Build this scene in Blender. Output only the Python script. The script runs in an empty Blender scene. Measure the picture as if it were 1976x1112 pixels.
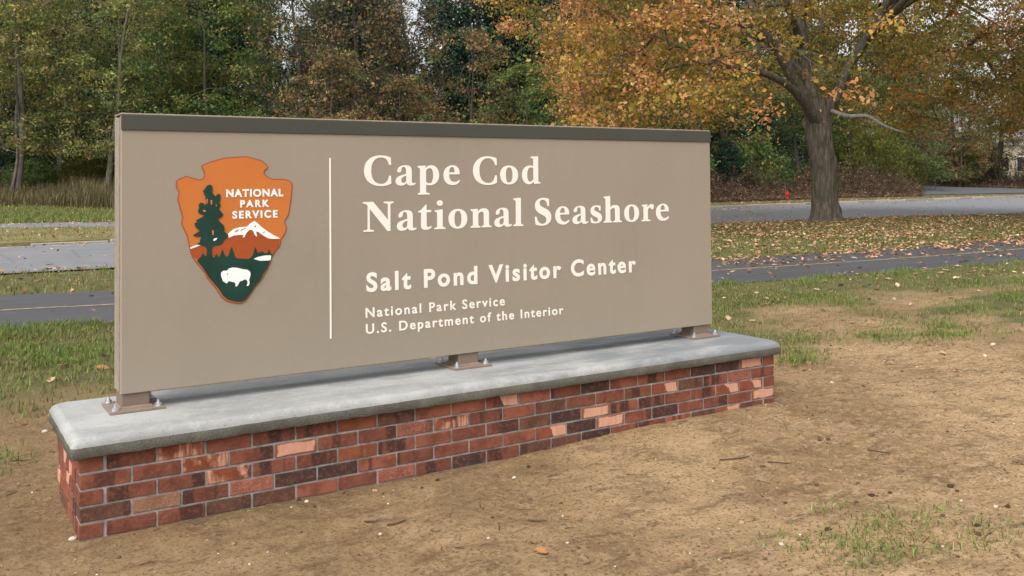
import bpy, math, random
import numpy as np
from mathutils import Matrix, Vector

# ------------------------------------------------------------------ camera, sky, sun, exposure
scene = bpy.context.scene
COL = scene.collection
rad = math.radians

CAM = np.array([-0.555, -4.2161, 1.4497])
YAW, PITCH, ROLL = 0.5621, 0.0246, -0.0085
FPX, SHIFT = 1813.2, -249.06           # focal length and lens shift for a 1976 px wide picture


def cam_axes():
    cy, sy = math.cos(YAW), math.sin(YAW)
    f = np.array([sy, cy, 0.0]); r = np.array([cy, -sy, 0.0]); u = np.array([0, 0, 1.0])
    f2 = f * math.cos(PITCH) + u * math.sin(PITCH)
    u2 = u * math.cos(PITCH) - f * math.sin(PITCH)
    r3 = r * math.cos(ROLL) + u2 * math.sin(ROLL)
    u3 = u2 * math.cos(ROLL) - r * math.sin(ROLL)
    return r3, u3, f2


CR, CU, CF = cam_axes()
cam = bpy.data.cameras.new('camera')
cam.sensor_width = 36.0
cam.lens = FPX / 1976.0 * 36.0
cam.shift_y = SHIFT / 1976.0
cam.clip_start = 0.05
cam.clip_end = 4000.0
cam_ob = bpy.data.objects.new('camera', cam)
COL.objects.link(cam_ob)
cam_ob.matrix_world = Matrix(((CR[0], CU[0], -CF[0], CAM[0]),
                              (CR[1], CU[1], -CF[1], CAM[1]),
                              (CR[2], CU[2], -CF[2], CAM[2]),
                              (0, 0, 0, 1)))
scene.camera = cam_ob

SUN_EL, SUN_AZ = rad(50), rad(238)     # azimuth clockwise from +Y: high on the left
sun_vec = Vector((math.sin(SUN_AZ) * math.cos(SUN_EL), math.cos(SUN_AZ) * math.cos(SUN_EL), math.sin(SUN_EL)))
world = bpy.data.worlds.new('World')
scene.world = world
world.use_nodes = True
wn, wl = world.node_tree.nodes, world.node_tree.links
bg = wn['Background']
sky = wn.new('ShaderNodeTexSky')
sky.sky_type = 'NISHITA'
sky.sun_disc = False
sky.sun_elevation = SUN_EL
sky.sun_rotation = SUN_AZ
sky.air_density = 1.0
sky.dust_density = 4.0
sky.ozone_density = 1.0
hs = wn.new('ShaderNodeHueSaturation')          # thin overcast: the blue is nearly gone
hs.inputs['Saturation'].default_value = 0.22
wl.new(sky.outputs[0], hs.inputs['Color'])
wl.new(hs.outputs[0], bg.inputs['Color'])
bg.inputs['Strength'].default_value = 0.15

sun = bpy.data.lights.new('sun', 'SUN')
sun.energy = 0.85
sun.angle = rad(50)
sun.color = (1.0, 0.96, 0.90)
sun_ob = bpy.data.objects.new('sun', sun)
COL.objects.link(sun_ob)
sun_ob.rotation_euler = (-sun_vec).to_track_quat('-Z', 'Y').to_euler()

scene.view_settings.view_transform = 'Standard'
scene.view_settings.look = 'None'
scene.view_settings.exposure = 0.78
scene.view_settings.gamma = 1.0
scene.view_settings.use_curve_mapping = False
scene.cycles.max_bounces = 6
scene.cycles.diffuse_bounces = 3
scene.cycles.glossy_bounces = 2
scene.cycles.transmission_bounces = 3
scene.cycles.transparent_max_bounces = 4

RNG = np.random.default_rng(11)
random.seed(5)


# ------------------------------------------------------------------ helpers
def tag(o, label=None, cat=None, group=None, kind=None):
    if label: o['label'] = label
    if cat: o['category'] = cat
    if group: o['group'] = group
    if kind: o['kind'] = kind
    return o


def empty(name, loc=(0, 0, 0), rz=0.0):
    o = bpy.data.objects.new(name, None)
    o.empty_display_size = 0.1
    COL.objects.link(o)
    o.location = loc
    o.rotation_euler = (0, 0, rz)
    return o


def link(name, me, parent=None, loc=None, rot=None, mats=None):
    o = bpy.data.objects.new(name, me)
    COL.objects.link(o)
    if mats is not None:
        me.materials.clear()
        for m in (mats if isinstance(mats, (list, tuple)) else [mats]):
            me.materials.append(m)
    if parent is not None:
        o.parent = parent
    if loc is not None: o.location = loc
    if rot is not None: o.rotation_euler = rot
    return o


def np_mesh(name, verts, faces, smooth=False, col=None, colname='tint', pcol=None, matidx=None):
    """faces: list of int arrays shaped (n,3) or (n,4)"""
    me = bpy.data.meshes.new(name)
    verts = np.ascontiguousarray(verts, dtype=np.float32)
    if not isinstance(faces, (list, tuple)):
        faces = [faces]
    faces = [np.ascontiguousarray(f, dtype=np.int32) for f in faces if len(f)]
    nl = sum(f.size for f in faces)
    npoly = sum(len(f) for f in faces)
    me.vertices.add(len(verts))
    me.vertices.foreach_set('co', verts.ravel())
    me.loops.add(nl)
    me.loops.foreach_set('vertex_index', np.concatenate([f.ravel() for f in faces]))
    me.polygons.add(npoly)
    starts, k = [], 0
    for f in faces:
        starts.append(k + np.arange(len(f), dtype=np.int32) * f.shape[1])
        k += f.size
    me.polygons.foreach_set('loop_start', np.concatenate(starts).astype(np.int32))
    if matidx is not None:
        me.polygons.foreach_set('material_index', np.asarray(matidx, dtype=np.int32))
    if smooth:
        me.polygons.foreach_set('use_smooth', np.ones(npoly, dtype=bool))
    me.update(calc_edges=True)
    if col is not None:      # one colour per face
        a = me.attributes.new(colname, 'FLOAT_COLOR', 'FACE')
        c4 = np.ones((npoly, 4), dtype=np.float32); c4[:, :3] = col
        a.data.foreach_set('color', c4.ravel())
    if pcol is not None:     # named point attributes
        for kx, v in pcol.items():
            a = me.attributes.new(kx, 'FLOAT', 'POINT')
            a.data.foreach_set('value', np.ascontiguousarray(v, dtype=np.float32))
    return me


class MB:
    """collects plain shapes into one mesh"""
    def __init__(s): s.v, s.f = [], []

    def add(s, vs, fs):
        b = len(s.v); s.v += [tuple(q) for q in vs]; s.f += [tuple(i + b for i in q) for q in fs]; return s

    def box(s, x0, x1, y0, y1, z0, z1):
        return s.add([(x0, y0, z0), (x1, y0, z0), (x1, y1, z0), (x0, y1, z0), (x0, y0, z1), (x1, y0, z1), (x1, y1, z1), (x0, y1, z1)],
                     [(0, 3, 2, 1), (4, 5, 6, 7), (0, 1, 5, 4), (1, 2, 6, 5), (2, 3, 7, 6), (3, 0, 4, 7)])

    def bevbox(s, x0, x1, y0, y1, z0, z1, b):
        """box with chamfered edges"""
        vs, idx = [], {}
        for ix, (xa, sx) in enumerate(((x0, 1), (x1, -1))):
            for iy, (ya, sy) in enumerate(((y0, 1), (y1, -1))):
                for iz, (za, sz) in enumerate(((z0, 1), (z1, -1))):
                    for ax in range(3):
                        p = [xa + sx * b, ya + sy * b, za + sz * b]
                        p[ax] = (xa, ya, za)[ax]
                        idx[ix, iy, iz, ax] = len(vs); vs.append(p)
        I = idx; fs = []
        for ax in range(3):
            o1, o2 = [(1, 2), (0, 2), (0, 1)][ax]
            for sd in (0, 1):
                q = []
                for a, c in ((0, 0), (1, 0), (1, 1), (0, 1)):
                    k = [0, 0, 0]; k[ax] = sd; k[o1] = a; k[o2] = c
                    q.append(I[k[0], k[1], k[2], ax])
                fs.append(q)
        for ax in range(3):          # edges along ax
            o1, o2 = [(1, 2), (0, 2), (0, 1)][ax]
            for a in (0, 1):
                for c in (0, 1):
                    k0 = [0, 0, 0]; k0[o1] = a; k0[o2] = c; k1 = list(k0); k1[ax] = 1
                    fs.append([I[k0[0], k0[1], k0[2], o1], I[k1[0], k1[1], k1[2], o1], I[k1[0], k1[1], k1[2], o2], I[k0[0], k0[1], k0[2], o2]])
        for ix in (0, 1):
            for iy in (0, 1):
                for iz in (0, 1):
                    fs.append([I[ix, iy, iz, 0], I[ix, iy, iz, 1], I[ix, iy, iz, 2]])
        return s.add(vs, fs)

    def cyl(s, p, r, h, n=10, r2=None, axis=2, cap=True):
        r2 = r if r2 is None else r2
        vs = []
        for k, (rr, hh) in enumerate(((r, 0), (r2, h))):
            for i in range(n):
                a = 2 * math.pi * i / n
                q = [rr * math.cos(a), rr * math.sin(a), hh]
                if axis == 0: q = [q[2], q[0], q[1]]
                if axis == 1: q = [q[0], q[2], q[1]]
                vs.append([p[0] + q[0], p[1] + q[1], p[2] + q[2]])
        fs = [(i, (i + 1) % n, n + (i + 1) % n, n + i) for i in range(n)]
        if cap:
            fs += [tuple(range(n - 1, -1, -1)), tuple(range(n, 2 * n))]
        return s.add(vs, fs)

    def mesh(s, name, smooth=False):
        import bmesh
        me = bpy.data.meshes.new(name)
        me.from_pydata(s.v, [], s.f)
        bm = bmesh.new(); bm.from_mesh(me)
        bmesh.ops.recalc_face_normals(bm, faces=bm.faces)
        bm.to_mesh(me); bm.free()
        if smooth:
            me.polygons.foreach_set('use_smooth', [True] * len(me.polygons))
        me.update()
        return me

    def build(s, name, mat, parent=None, loc=None, rot=None, smooth=False):
        return link(name, s.mesh(name, smooth), parent, loc, rot, mat)


# value noise
_LAT = np.random.default_rng(3).random((257, 257))
_LAT[256] = _LAT[0]; _LAT[:, 256] = _LAT[:, 0]


def vnoise(x, y, s=1.0, ox=0.0):
    x = np.asarray(x, float) / s + 37.3 + ox; y = np.asarray(y, float) / s + 11.9 + ox * 1.7
    xi = np.floor(x); yi = np.floor(y); fx = x - xi; fy = y - yi
    xi = xi.astype(int) % 256; yi = yi.astype(int) % 256
    fx = fx * fx * (3 - 2 * fx); fy = fy * fy * (3 - 2 * fy)
    a = _LAT[xi, yi]; b = _LAT[xi + 1, yi]; c = _LAT[xi, yi + 1]; d = _LAT[xi + 1, yi + 1]
    return (a * (1 - fx) + b * fx) * (1 - fy) + (c * (1 - fx) + d * fx) * fy


def fbm(x, y, s, oct=4, ox=0.0):
    t, a, n = 0, 1.0, 0
    for k in range(oct):
        t = t + a * vnoise(x, y, s, ox + 13.7 * k); n += a; a *= .5; s *= .5
    return t / n


def sstep(a, b, x):
    t = np.clip((np.asarray(x, float) - a) / (b - a), 0, 1)
    return t * t * (3 - 2 * t)


# ------------------------------------------------------------------ materials
class NT:
    def __init__(s, name):
        s.m = bpy.data.materials.new(name); s.m.use_nodes = True
        s.n, s.l = s.m.node_tree.nodes, s.m.node_tree.links
        s.b = s.n['Principled BSDF']
        s.b.inputs['Specular IOR Level'].default_value = 0.3

    def node(s, t, **kw):
        o = s.n.new(t)
        for k, v in kw.items(): setattr(o, k, v)
        return o

    def coord(s, kind='Object', scale=(1, 1, 1), offs=None):
        tc = s.node('ShaderNodeTexCoord'); mp = s.node('ShaderNodeMapping')
        s.l.new(tc.outputs[kind], mp.inputs['Vector']); mp.inputs['Scale'].default_value = scale
        if offs is not None: s.l.new(offs, mp.inputs['Location'])
        return mp.outputs[0]

    def pos(s, scale=(1, 1, 1)):
        g = s.node('ShaderNodeNewGeometry'); mp = s.node('ShaderNodeMapping')
        s.l.new(g.outputs['Position'], mp.inputs['Vector']); mp.inputs['Scale'].default_value = scale
        return mp.outputs[0]

    def noise(s, vec, scale, detail=4, rough=.55, dist=0.0):
        t = s.node('ShaderNodeTexNoise'); s.l.new(vec, t.inputs['Vector'])
        t.inputs['Scale'].default_value = scale; t.inputs['Detail'].default_value = detail
        t.inputs['Roughness'].default_value = rough; t.inputs['Distortion'].default_value = dist
        return t.outputs['Fac']

    def ramp(s, fac, stops, interp='LINEAR'):
        r = s.node('ShaderNodeValToRGB'); r.color_ramp.interpolation = interp
        e = r.color_ramp.elements
        while len(e) < len(stops): e.new(0.5)
        for q, (p, c) in zip(e, stops):
            q.position = p
            q.color = (c, c, c, 1) if isinstance(c, (int, float)) else (*c, 1)
        s.l.new(fac, r.inputs['Fac'])
        return r.outputs['Color']

    def mix(s, fac, a, b, mode='MIX'):
        m = s.node('ShaderNodeMix', data_type='RGBA', blend_type=mode)
        for k, v in ((0, fac), (6, a), (7, b)):
            if isinstance(v, (int, float)): m.inputs[k].default_value = v
            elif isinstance(v, tuple): m.inputs[k].default_value = (*v, 1)
            else: s.l.new(v, m.inputs[k])
        return m.outputs[2]

    def math(s, op, a, b=None, clamp=False):
        m = s.node('ShaderNodeMath', operation=op); m.use_clamp = clamp
        for k, v in ((0, a), (1, b)):
            if v is None: continue
            if isinstance(v, (int, float)): m.inputs[k].default_value = v
            else: s.l.new(v, m.inputs[k])
        return m.outputs[0]

    def attr(s, name):
        a = s.node('ShaderNodeAttribute', attribute_name=name)
        return a

    def bump(s, h, strength=.3, dist=.01):
        b = s.node('ShaderNodeBump'); b.inputs['Strength'].default_value = strength; b.inputs['Distance'].default_value = dist
        s.l.new(h, b.inputs['Height']); s.l.new(b.outputs[0], s.b.inputs['Normal'])

    def out(s, col=None, rough=.6, spec=None, metal=None):
        if col is not None:
            if isinstance(col, tuple): s.b.inputs['Base Color'].default_value = (*col, 1)
            else: s.l.new(col, s.b.inputs['Base Color'])
        if isinstance(rough, (int, float)): s.b.inputs['Roughness'].default_value = rough
        else: s.l.new(rough, s.b.inputs['Roughness'])
        if spec is not None: s.b.inputs['Specular IOR Level'].default_value = spec
        if metal is not None: s.b.inputs['Metallic'].default_value = metal
        return s.m


def paint(name, c, rough=.5, var=.08, scale=9.0, spec=.3, bump=0.0):
    t = NT(name); v = t.coord()
    n = t.noise(v, scale, 5); n2 = t.noise(v, scale * 9, 3)
    col = t.mix(t.ramp(n, [(.3, 0.0), (.7, 1.0)]), tuple(q * (1 - var) for q in c), tuple(min(1, q * (1 + var)) for q in c))
    col = t.mix(t.ramp(n2, [(.35, 0.0), (.7, .25)]), col, tuple(q * (1 - 2 * var) for q in c))
    if bump: t.bump(n2, bump, .002)
    return t.out(col, rough, spec)


def leafmat(name, trans=.35, rough=.6):
    t = NT(name); a = t.attr('tint')
    col = a.outputs['Color']
    t.out(col, rough, .25)
    tr = t.node('ShaderNodeBsdfTranslucent'); t.l.new(col, tr.inputs['Color'])
    mx = t.node('ShaderNodeMixShader'); mx.inputs[0].default_value = trans
    t.l.new(t.b.outputs[0], mx.inputs[1]); t.l.new(tr.outputs[0], mx.inputs[2])
    t.l.new(mx.outputs[0], t.n['Material Output'].inputs['Surface'])
    return t.m


def bark(name, c0, c1, sx=14, sz=2.0, moss=None):
    t = NT(name); v = t.pos((sx, sx, sz))
    n = t.noise(v, 1.0, 7, .72); n2 = t.noise(t.pos((1, 1, 1)), 1.3, 3)
    col = t.mix(t.ramp(n, [(.32, 0.0), (.66, 1.0)]), c0, c1)
    if moss: col = t.mix(t.ramp(n2, [(.45, 0.0), (.7, .6)]), col, moss)
    t.bump(n, .9, .05)
    return t.out(col, .9, .15)


M = {}
t = NT('sign_paint'); v = t.coord()
n = t.noise(v, 1.1, 4); drip = t.noise(t.coord('Object', (7, 1, .5)), 1.6, 5, .6); dust = t.noise(v, 34, 5, .7)
col = t.mix(t.ramp(n, [(.35, 0.0), (.65, 1.0)]), (.283, .241, .186), (.312, .260, .202))
col = t.mix(t.ramp(drip, [(.48, 0.0), (.66, .16)]), col, (.262, .222, .170))
col = t.mix(t.ramp(dust, [(.52, 0.0), (.68, .18)]), col, (.37, .315, .245))
M['panel'] = t.out(col, t.ramp(drip, [(.35, .42), (.65, .58)]), .35)
M['panel_edge'] = paint('sign_edge', (.31, .26, .205), .6, .16, 25, .25)
M['core'] = paint('sign_core', (.16, .125, .10), .7, .12, 20)
M['trim'] = paint('trim_paint', (.062, .062, .050), .5, .06, 4, .3)
M['letter'] = paint('letter_white', (.83, .80, .72), .5, .03, 6)
M['emblem_white'] = paint('emblem_white', (.86, .87, .84), .5, .02, 10)
M['emblem_border'] = paint('emblem_border', (.33, .095, .045), .5, .12, 14)
M['emblem_orange'] = paint('emblem_orange', (.54, .165, .036), .45, .05, 5)
M['emblem_brown'] = paint('emblem_brown', (.36, .075, .018), .45, .06, 7)
M['emblem_green'] = paint('emblem_green', (.010, .045, .032), .45, .25, 7)
M['post'] = paint('post_paint', (.20, .150, .112), .5, .06, 9)
M['plate'] = paint('plate_paint', (.24, .175, .135), .55, .16, 22)
M['zinc'] = NT('galvanised').out((.62, .64, .66), .35, .5, .9)
M['oak_bark'] = bark('oak_bark', (.030, .026, .021), (.185, .155, .120), 15, 2.2, (.075, .078, .050))
M['grey_bark'] = bark('grey_bark', (.07, .06, .05), (.225, .195, .16), 8, 1.5)
M['dark_bark'] = bark('dark_bark', (.035, .028, .022), (.10, .082, .066), 8, 1.5)
M['dead_bark'] = bark('dead_bark', (.14, .14, .11), (.30, .30, .25), 10, 3)
M['leaf'] = leafmat('tree_leaves', .45)
M['needle'] = leafmat('needles', .15)
M['grass'] = leafmat('grass_blades', .30)
M['litter'] = leafmat('leaf_litter', .12, .75)


# ------------------------------------------------------------------ the lie of the land
def interp(pts):
    xs = np.array([p[0] for p in pts], float); ys = np.array([p[1] for p in pts], float)
    return lambda x: np.interp(x, xs, ys)


def smooth_line(pts, n=160):
    """Catmull-Rom through the points, returned as an interpolating function of x"""
    xs, ys = [], []
    P = [pts[0]] + list(pts) + [pts[-1]]
    for i in range(1, len(P) - 2):
        for k in range(10):
            t = k / 10
            q = [0.5 * ((2 * P[i][a]) + (-P[i - 1][a] + P[i + 1][a]) * t + (2 * P[i - 1][a] - 5 * P[i][a] + 4 * P[i + 1][a] - P[i + 2][a]) * t * t + (-P[i - 1][a] + 3 * P[i][a] - 3 * P[i + 1][a] + P[i + 2][a]) * t ** 3) for a in (0, 1)]
            xs.append(q[0]); ys.append(q[1])
    xs.append(pts[-1][0]); ys.append(pts[-1][1])
    return interp(list(zip(xs, ys)))


PATH_C = smooth_line([(-90, 17.5), (-40, 11.6), (-10, 9.15), (0, 8.27), (1.43, 8.06), (10.2, 6.82), (18.2, 6.45), (26, 7.3), (45, 11.0), (110, 26)])
PATH_H = 1.65
ROAD_N = smooth_line([(-90, 14.8), (-30, 13.9), (0.6, 13.55), (2.3, 13.4), (8, 14.3), (15, 17.0), (21.8, 18.5), (30, 18.2), (37, 17.0), (60, 14.0), (110, 8)])
ROAD_F = smooth_line([(-90, 55), (-30, 41.5), (2, 37), (5.9, 35.4), (20, 32.4), (34, 31.4), (44, 32.4), (70, 35.4), (110, 42)])
MED = [(-90, 23), (-30, 21.6), (1, 21.3), (3.6, 21.45), (8, 22.3), (12, 24.0), (13.2, 25.2), (12.4, 26.3), (8, 27.3), (4.7, 28.1), (1.6, 29.5), (-30, 37.0), (-90, 50)]
MED_N = interp(MED[:7]); MED_F = interp(sorted(MED[6:], key=lambda q: q[0]))


def on_median(x, y):
    return (x < 13.1) & (y > MED_N(x)) & (y < MED_F(x))


def on_paved(x, y, m=0.0):
    p = np.abs(y - PATH_C(x)) < PATH_H + m
    r = (y > ROAD_N(x) - m) & (y < ROAD_F(x) + m) & ~on_median(x, y)
    return p | r


def land(x, y):
    """large shape of the ground, without the small bumps"""
    x = np.asarray(x, float); y = np.asarray(y, float)
    z = 0.052 * np.clip(y - 46.0, 0, 60) * sstep(44, 52, y)
    z = z + 0.012 * np.clip(-x - 20, 0, 100) * sstep(44, 60, y)
    # soil banked up against the right half of the plinth
    d = np.abs(y - 0.0); bank = sstep(1.7, 3.0, x) * (1 - sstep(4.6, 6.0, x)) * np.exp(-(np.clip(-y, 0, 9) / .55) ** 2) * (y < 1.4)
    z = z + 0.034 * bank
    z = z + 0.020 * sstep(1.5, 4.0, y) * (1 - sstep(4.3, 5.6, y))
    return z


def ground_z(x, y):
    x = np.asarray(x, float); y = np.asarray(y, float)
    z = land(x, y)
    near = 1 - sstep(14, 26, np.hypot(x - 2, y))
    keep = sstep(0.0, .8, np.minimum(np.abs(np.abs(y - PATH_C(x)) - PATH_H), np.abs(y - ROAD_N(x)))) * (~on_paved(x, y))
    b = (fbm(x, y, .55, 3) - .5) * .042 + (fbm(x, y, .16, 3, 5.0) - .5) * .029 + (vnoise(x, y, .035, 9.0) - .5) * .009
    scuff = np.clip(fbm(x + .4 * fbm(x, y, .8, 2), y * 1.7, .33, 3, 21.0) - .60, 0, 1) * .08
    plinth = sstep(.0, .10, np.maximum(np.maximum(-x, x - 4.064), np.maximum(-y, y - .711)))
    z = z + (b - scuff) * near * keep * (.35 + .65 * plinth)
    z = np.where(on_paved(x, y, -.12), z - .03, z)
    far = sstep(30, 60, np.hypot(x, y))
    return z + far * (fbm(x, y, 9, 2) - .5) * .25 * sstep(38, 46, y) * (1 - sstep(58, 64, x) * (1 - sstep(68, 76, y)))


def cover(x, y):
    """how much grass grows: 0 bare soil, 1 turf"""
    x = np.asarray(x, float); y = np.asarray(y, float)
    edge = np.interp(x, [-30, -2, 0, 4.2, 5.3, 6.3, 7.2, 8.4, 12, 20], [.9, 1.0, 1.2, 1.6, 1.9, 2.2, 1.9, 1.3, -.8, -4])
    n = fbm(x, y, 1.3, 4, 3.0) - .5
    c = sstep(-.9, 2.4, (y - edge) + n * 5.0)
    bald = sstep(.48, .60, fbm(x * .6, y * 1.5, 1.2, 4, 8.0)) * (1 - .8 * sstep(3.2, 4.6, y)) * (1 - sstep(5.2, 7.0, y))
    c = c * (1 - .62 * bald)
    c = np.maximum(c, .95 * sstep(1.3, .35, PATH_C(x) - PATH_H - y) * sstep(.36, .55, fbm(x, y, 1.1, 3, 41.0)))
    c = c * (1 - (1 - (.38 + .62 * sstep(2.4, 5.0, y))) * (1 - sstep(1.5, 3.5, x)))
    c = c * (1 - .22 * sstep(7.0, 9.5, x) * (1 - sstep(4.0, 5.5, y)))
    return np.where(on_paved(x, y), 0, c)


OAK = (25.6, 17.25)


def leaf_fall(x, y):
    """relative density of fallen leaves"""
    d = np.hypot(x - OAK[0] + 2, (y - OAK[1]) * 1.0)
    g = np.exp(-(d / 10.5) ** 2)
    return g


def P(px, depth):
    """ground spot seen in column px of the photograph at the given distance"""
    v = CF + (px - 988) / FPX * CR
    q = CAM + depth * v
    return float(q[0]), float(q[1])


# ------------------------------------------------------------------ lettering
def flat_curve_mesh(name, loops, extrude):
    cu = bpy.data.curves.new(name, 'CURVE'); cu.dimensions = '2D'; cu.fill_mode = 'BOTH'; cu.extrude = extrude
    for lp in loops:
        sp = cu.splines.new('POLY'); sp.points.add(len(lp) - 1); sp.use_cyclic_u = True
        for q, (x, y) in zip(sp.points, lp): q.co = (x, y, 0, 1)
    return curve_to_mesh(cu, name)


def curve_to_mesh(cu, name):
    ob = bpy.data.objects.new('temporary', cu); COL.objects.link(ob)
    dg = bpy.context.evaluated_depsgraph_get()
    me = bpy.data.meshes.new_from_object(ob.evaluated_get(dg)); me.name = name
    bpy.data.objects.remove(ob); bpy.data.curves.remove(cu)
    return me


def svg(path):
    loops, cur, pt = [], [], (0, 0)
    tok = path.split(); i = 0
    while i < len(tok):
        c = tok[i]
        if c == 'M' or c == 'L':
            pt = (float(tok[i + 1]), float(tok[i + 2])); i += 3
            if c == 'M': cur = []; loops.append(cur)
            cur.append(pt)
        elif c == 'C':
            a = [float(q) for q in tok[i + 1:i + 7]]; i += 7
            for k in range(1, 8):
                s = k / 7; r = 1 - s
                cur.append((r ** 3 * pt[0] + 3 * r * r * s * a[0] + 3 * r * s * s * a[2] + s ** 3 * a[4],
                            r ** 3 * pt[1] + 3 * r * r * s * a[1] + 3 * r * s * s * a[3] + s ** 3 * a[5]))
            pt = (a[4], a[5])
        else:
            i += 1
    return loops


_N = 'L 27 49 C 31 54 35 57 39 57 C 44 57 46 53 46 46 L 46 12 C 46 7 44 6 39 5 L 39 0 L 72 0 L 72 5 C 66 6 64 7 64 12 L 64 48 C 64 62 58 69 47 69 '
SERIF = {
 'C': 'M 82 70 L 89 70 L 88 95 C 78 100 66 102 54 102 C 22 102 1 80 1 49 C 1 18 22 -2 55 -2 C 69 -2 80 1 89 6 L 89 33 L 82 33 C 80 16 72 5 57 5 C 36 5 24 22 24 50 C 24 78 36 95 56 95 C 71 95 79 86 82 70',
 'a': 'M 6 50 C 6 60 16 69 31 69 C 45 69 50 62 50 48 L 50 14 C 50 9 52 7 56 7 C 58 7 59 8 61 9 L 61 4 C 57 0 52 -1 47 -1 C 40 -1 36 2 34 8 C 30 2 24 -1 17 -1 C 7 -1 1 5 1 15 C 1 30 16 34 33 39 L 33 48 C 33 58 30 63 25 63 C 20 63 19 59 19 55 C 19 47 15 44 11 44 C 8 44 6 46 6 50 M 33 33 C 24 30 18 26 18 17 C 18 11 21 8 25 8 C 29 8 33 12 33 17',
 'p': 'M 1 66 L 1 61 C 7 60 8 58 8 53 L 8 -22 C 8 -26 7 -27 1 -28 L 1 -33 L 37 -33 L 37 -28 C 28 -27 26 -26 26 -22 L 26 2 C 29 0 33 -1 37 -1 C 55 -1 66 14 66 35 C 66 57 55 69 42 69 C 34 69 29 65 25 58 L 24 68 M 26 50 C 29 56 33 59 37 59 C 44 59 48 51 48 34 C 48 16 44 6 36 6 C 31 6 28 9 26 12',
 'e': 'M 53 37 L 19 37 C 19 20 25 10 37 10 C 43 10 47 13 51 17 L 54 13 C 49 4 41 -1 30 -1 C 12 -1 1 13 1 33 C 1 55 14 69 30 69 C 46 69 54 57 53 37 M 19 44 L 37 44 C 37 56 35 63 29 63 C 23 63 19 56 19 44',
 'o': 'M 31 69 C 50 69 62 55 62 34 C 62 13 50 -1 31 -1 C 12 -1 1 13 1 34 C 1 55 12 69 31 69 M 31 62 C 23 62 20 52 20 34 C 20 16 23 6 31 6 C 39 6 43 16 43 34 C 43 52 39 62 31 62',
 'd': 'M 58 104 L 32 102 L 32 97 C 39 96 41 95 41 90 L 41 66 C 38 68 34 69 29 69 C 12 69 1 54 1 33 C 1 12 11 -1 25 -1 C 33 -1 38 3 42 9 L 43 0 L 66 2 L 66 6 C 60 7 58 8 58 13 M 41 18 C 38 12 34 9 30 9 C 23 9 19 17 19 34 C 19 52 24 62 32 62 C 36 62 39 60 41 57',
 'N': 'M 1 100 L 1 95 C 8 94 12 92 16 88 L 16 12 C 16 7 13 6 2 5 L 2 0 L 36 0 L 36 5 C 26 6 23 7 23 12 L 23 76 L 80 0 L 90 0 L 90 88 C 90 93 93 94 101 95 L 101 100 L 68 100 L 68 95 C 78 94 82 93 82 88 L 82 38 L 34 100',
 't': 'M 10 68 L 26 87 L 28 87 L 28 68 L 43 68 L 43 60 L 28 60 L 28 19 C 28 12 30 9 34 9 C 37 9 40 10 43 12 L 44 7 C 39 2 33 -1 26 -1 C 15 -1 10 4 10 14 L 10 60 L 1 60 L 1 64',
 'i': 'M 2 66 L 2 61 C 8 60 10 58 10 53 L 10 12 C 10 7 8 6 1 5 L 1 0 L 37 0 L 37 5 C 30 6 28 7 28 12 L 28 69 M 19 101 C 25 101 29 96 29 91 C 29 86 25 81 19 81 C 13 81 9 86 9 91 C 9 96 13 101 19 101',
 'n': 'M 2 66 L 2 61 C 8 60 9 58 9 53 L 9 12 C 9 7 7 6 1 5 L 1 0 L 34 0 L 34 5 C 29 6 27 7 27 12 ' + _N + 'C 38 69 31 65 26 57 L 25 68',
 'l': 'M 2 102 L 2 97 C 8 96 10 94 10 89 L 10 12 C 10 7 8 6 1 5 L 1 0 L 37 0 L 37 5 C 30 6 28 7 28 12 L 28 105',
 'S': 'M 54 97 L 54 71 L 48 71 C 46 87 40 95 30 95 C 22 95 18 90 18 83 C 18 73 26 69 38 63 C 53 56 62 47 62 30 C 62 11 49 -2 28 -2 C 18 -2 9 0 2 4 L 1 32 L 7 32 C 10 14 17 5 29 5 C 39 5 44 11 44 19 C 44 30 36 34 25 40 C 10 47 1 56 1 73 C 1 91 14 102 32 102 C 41 102 48 100 54 97',
 's': 'M 42 66 L 42 48 L 37 48 C 35 58 31 63 24 63 C 19 63 16 60 16 55 C 16 50 20 47 29 43 C 41 38 47 32 47 20 C 47 7 37 -1 22 -1 C 14 -1 7 1 2 3 L 1 22 L 6 22 C 9 11 14 5 22 5 C 28 5 31 8 31 13 C 31 19 27 21 19 25 C 7 30 1 37 1 48 C 1 61 11 69 25 69 C 32 69 37 68 42 66',
 'h': 'M 2 102 L 2 97 C 8 96 9 94 9 89 L 9 12 C 9 7 7 6 1 5 L 1 0 L 34 0 L 34 5 C 29 6 27 7 27 12 ' + _N + 'C 38 69 31 65 27 57 L 27 105',
 'r': 'M 2 66 L 2 61 C 8 60 9 58 9 53 L 9 12 C 9 7 7 6 1 5 L 1 0 L 38 0 L 38 5 C 29 6 27 7 27 12 L 27 46 C 30 52 33 55 35 55 C 37 55 38 53 40 51 C 41 49 43 47 46 47 C 50 47 53 51 53 57 C 53 65 49 69 43 69 C 36 69 31 63 26 54 L 25 68',
}

# ------------------------------------------------------------------ the sign
XL, XR, YP, ZB, ZT = .2187, 3.872, .3492, .502, 1.7706
ZS = .4241                      # top of the concrete cap
TH = .172                       # thickness of the sign
W, H = XR - XL, ZT - ZB
sign = empty('entrance_sign', ((XL + XR) / 2, YP + TH / 2, ZS))
tag(sign, 'long tan park entrance sign with arrowhead emblem and white lettering on three short posts', 'sign')
SO = Vector(sign.location)


def sloc(x, y, z):
    return (x - SO.x, y - SO.y, z - SO.z)


def spart(mb, name, mat, **kw):
    mb.v = [sloc(*q) for q in mb.v]
    return mb.build(name, mat, sign, **kw)


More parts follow.
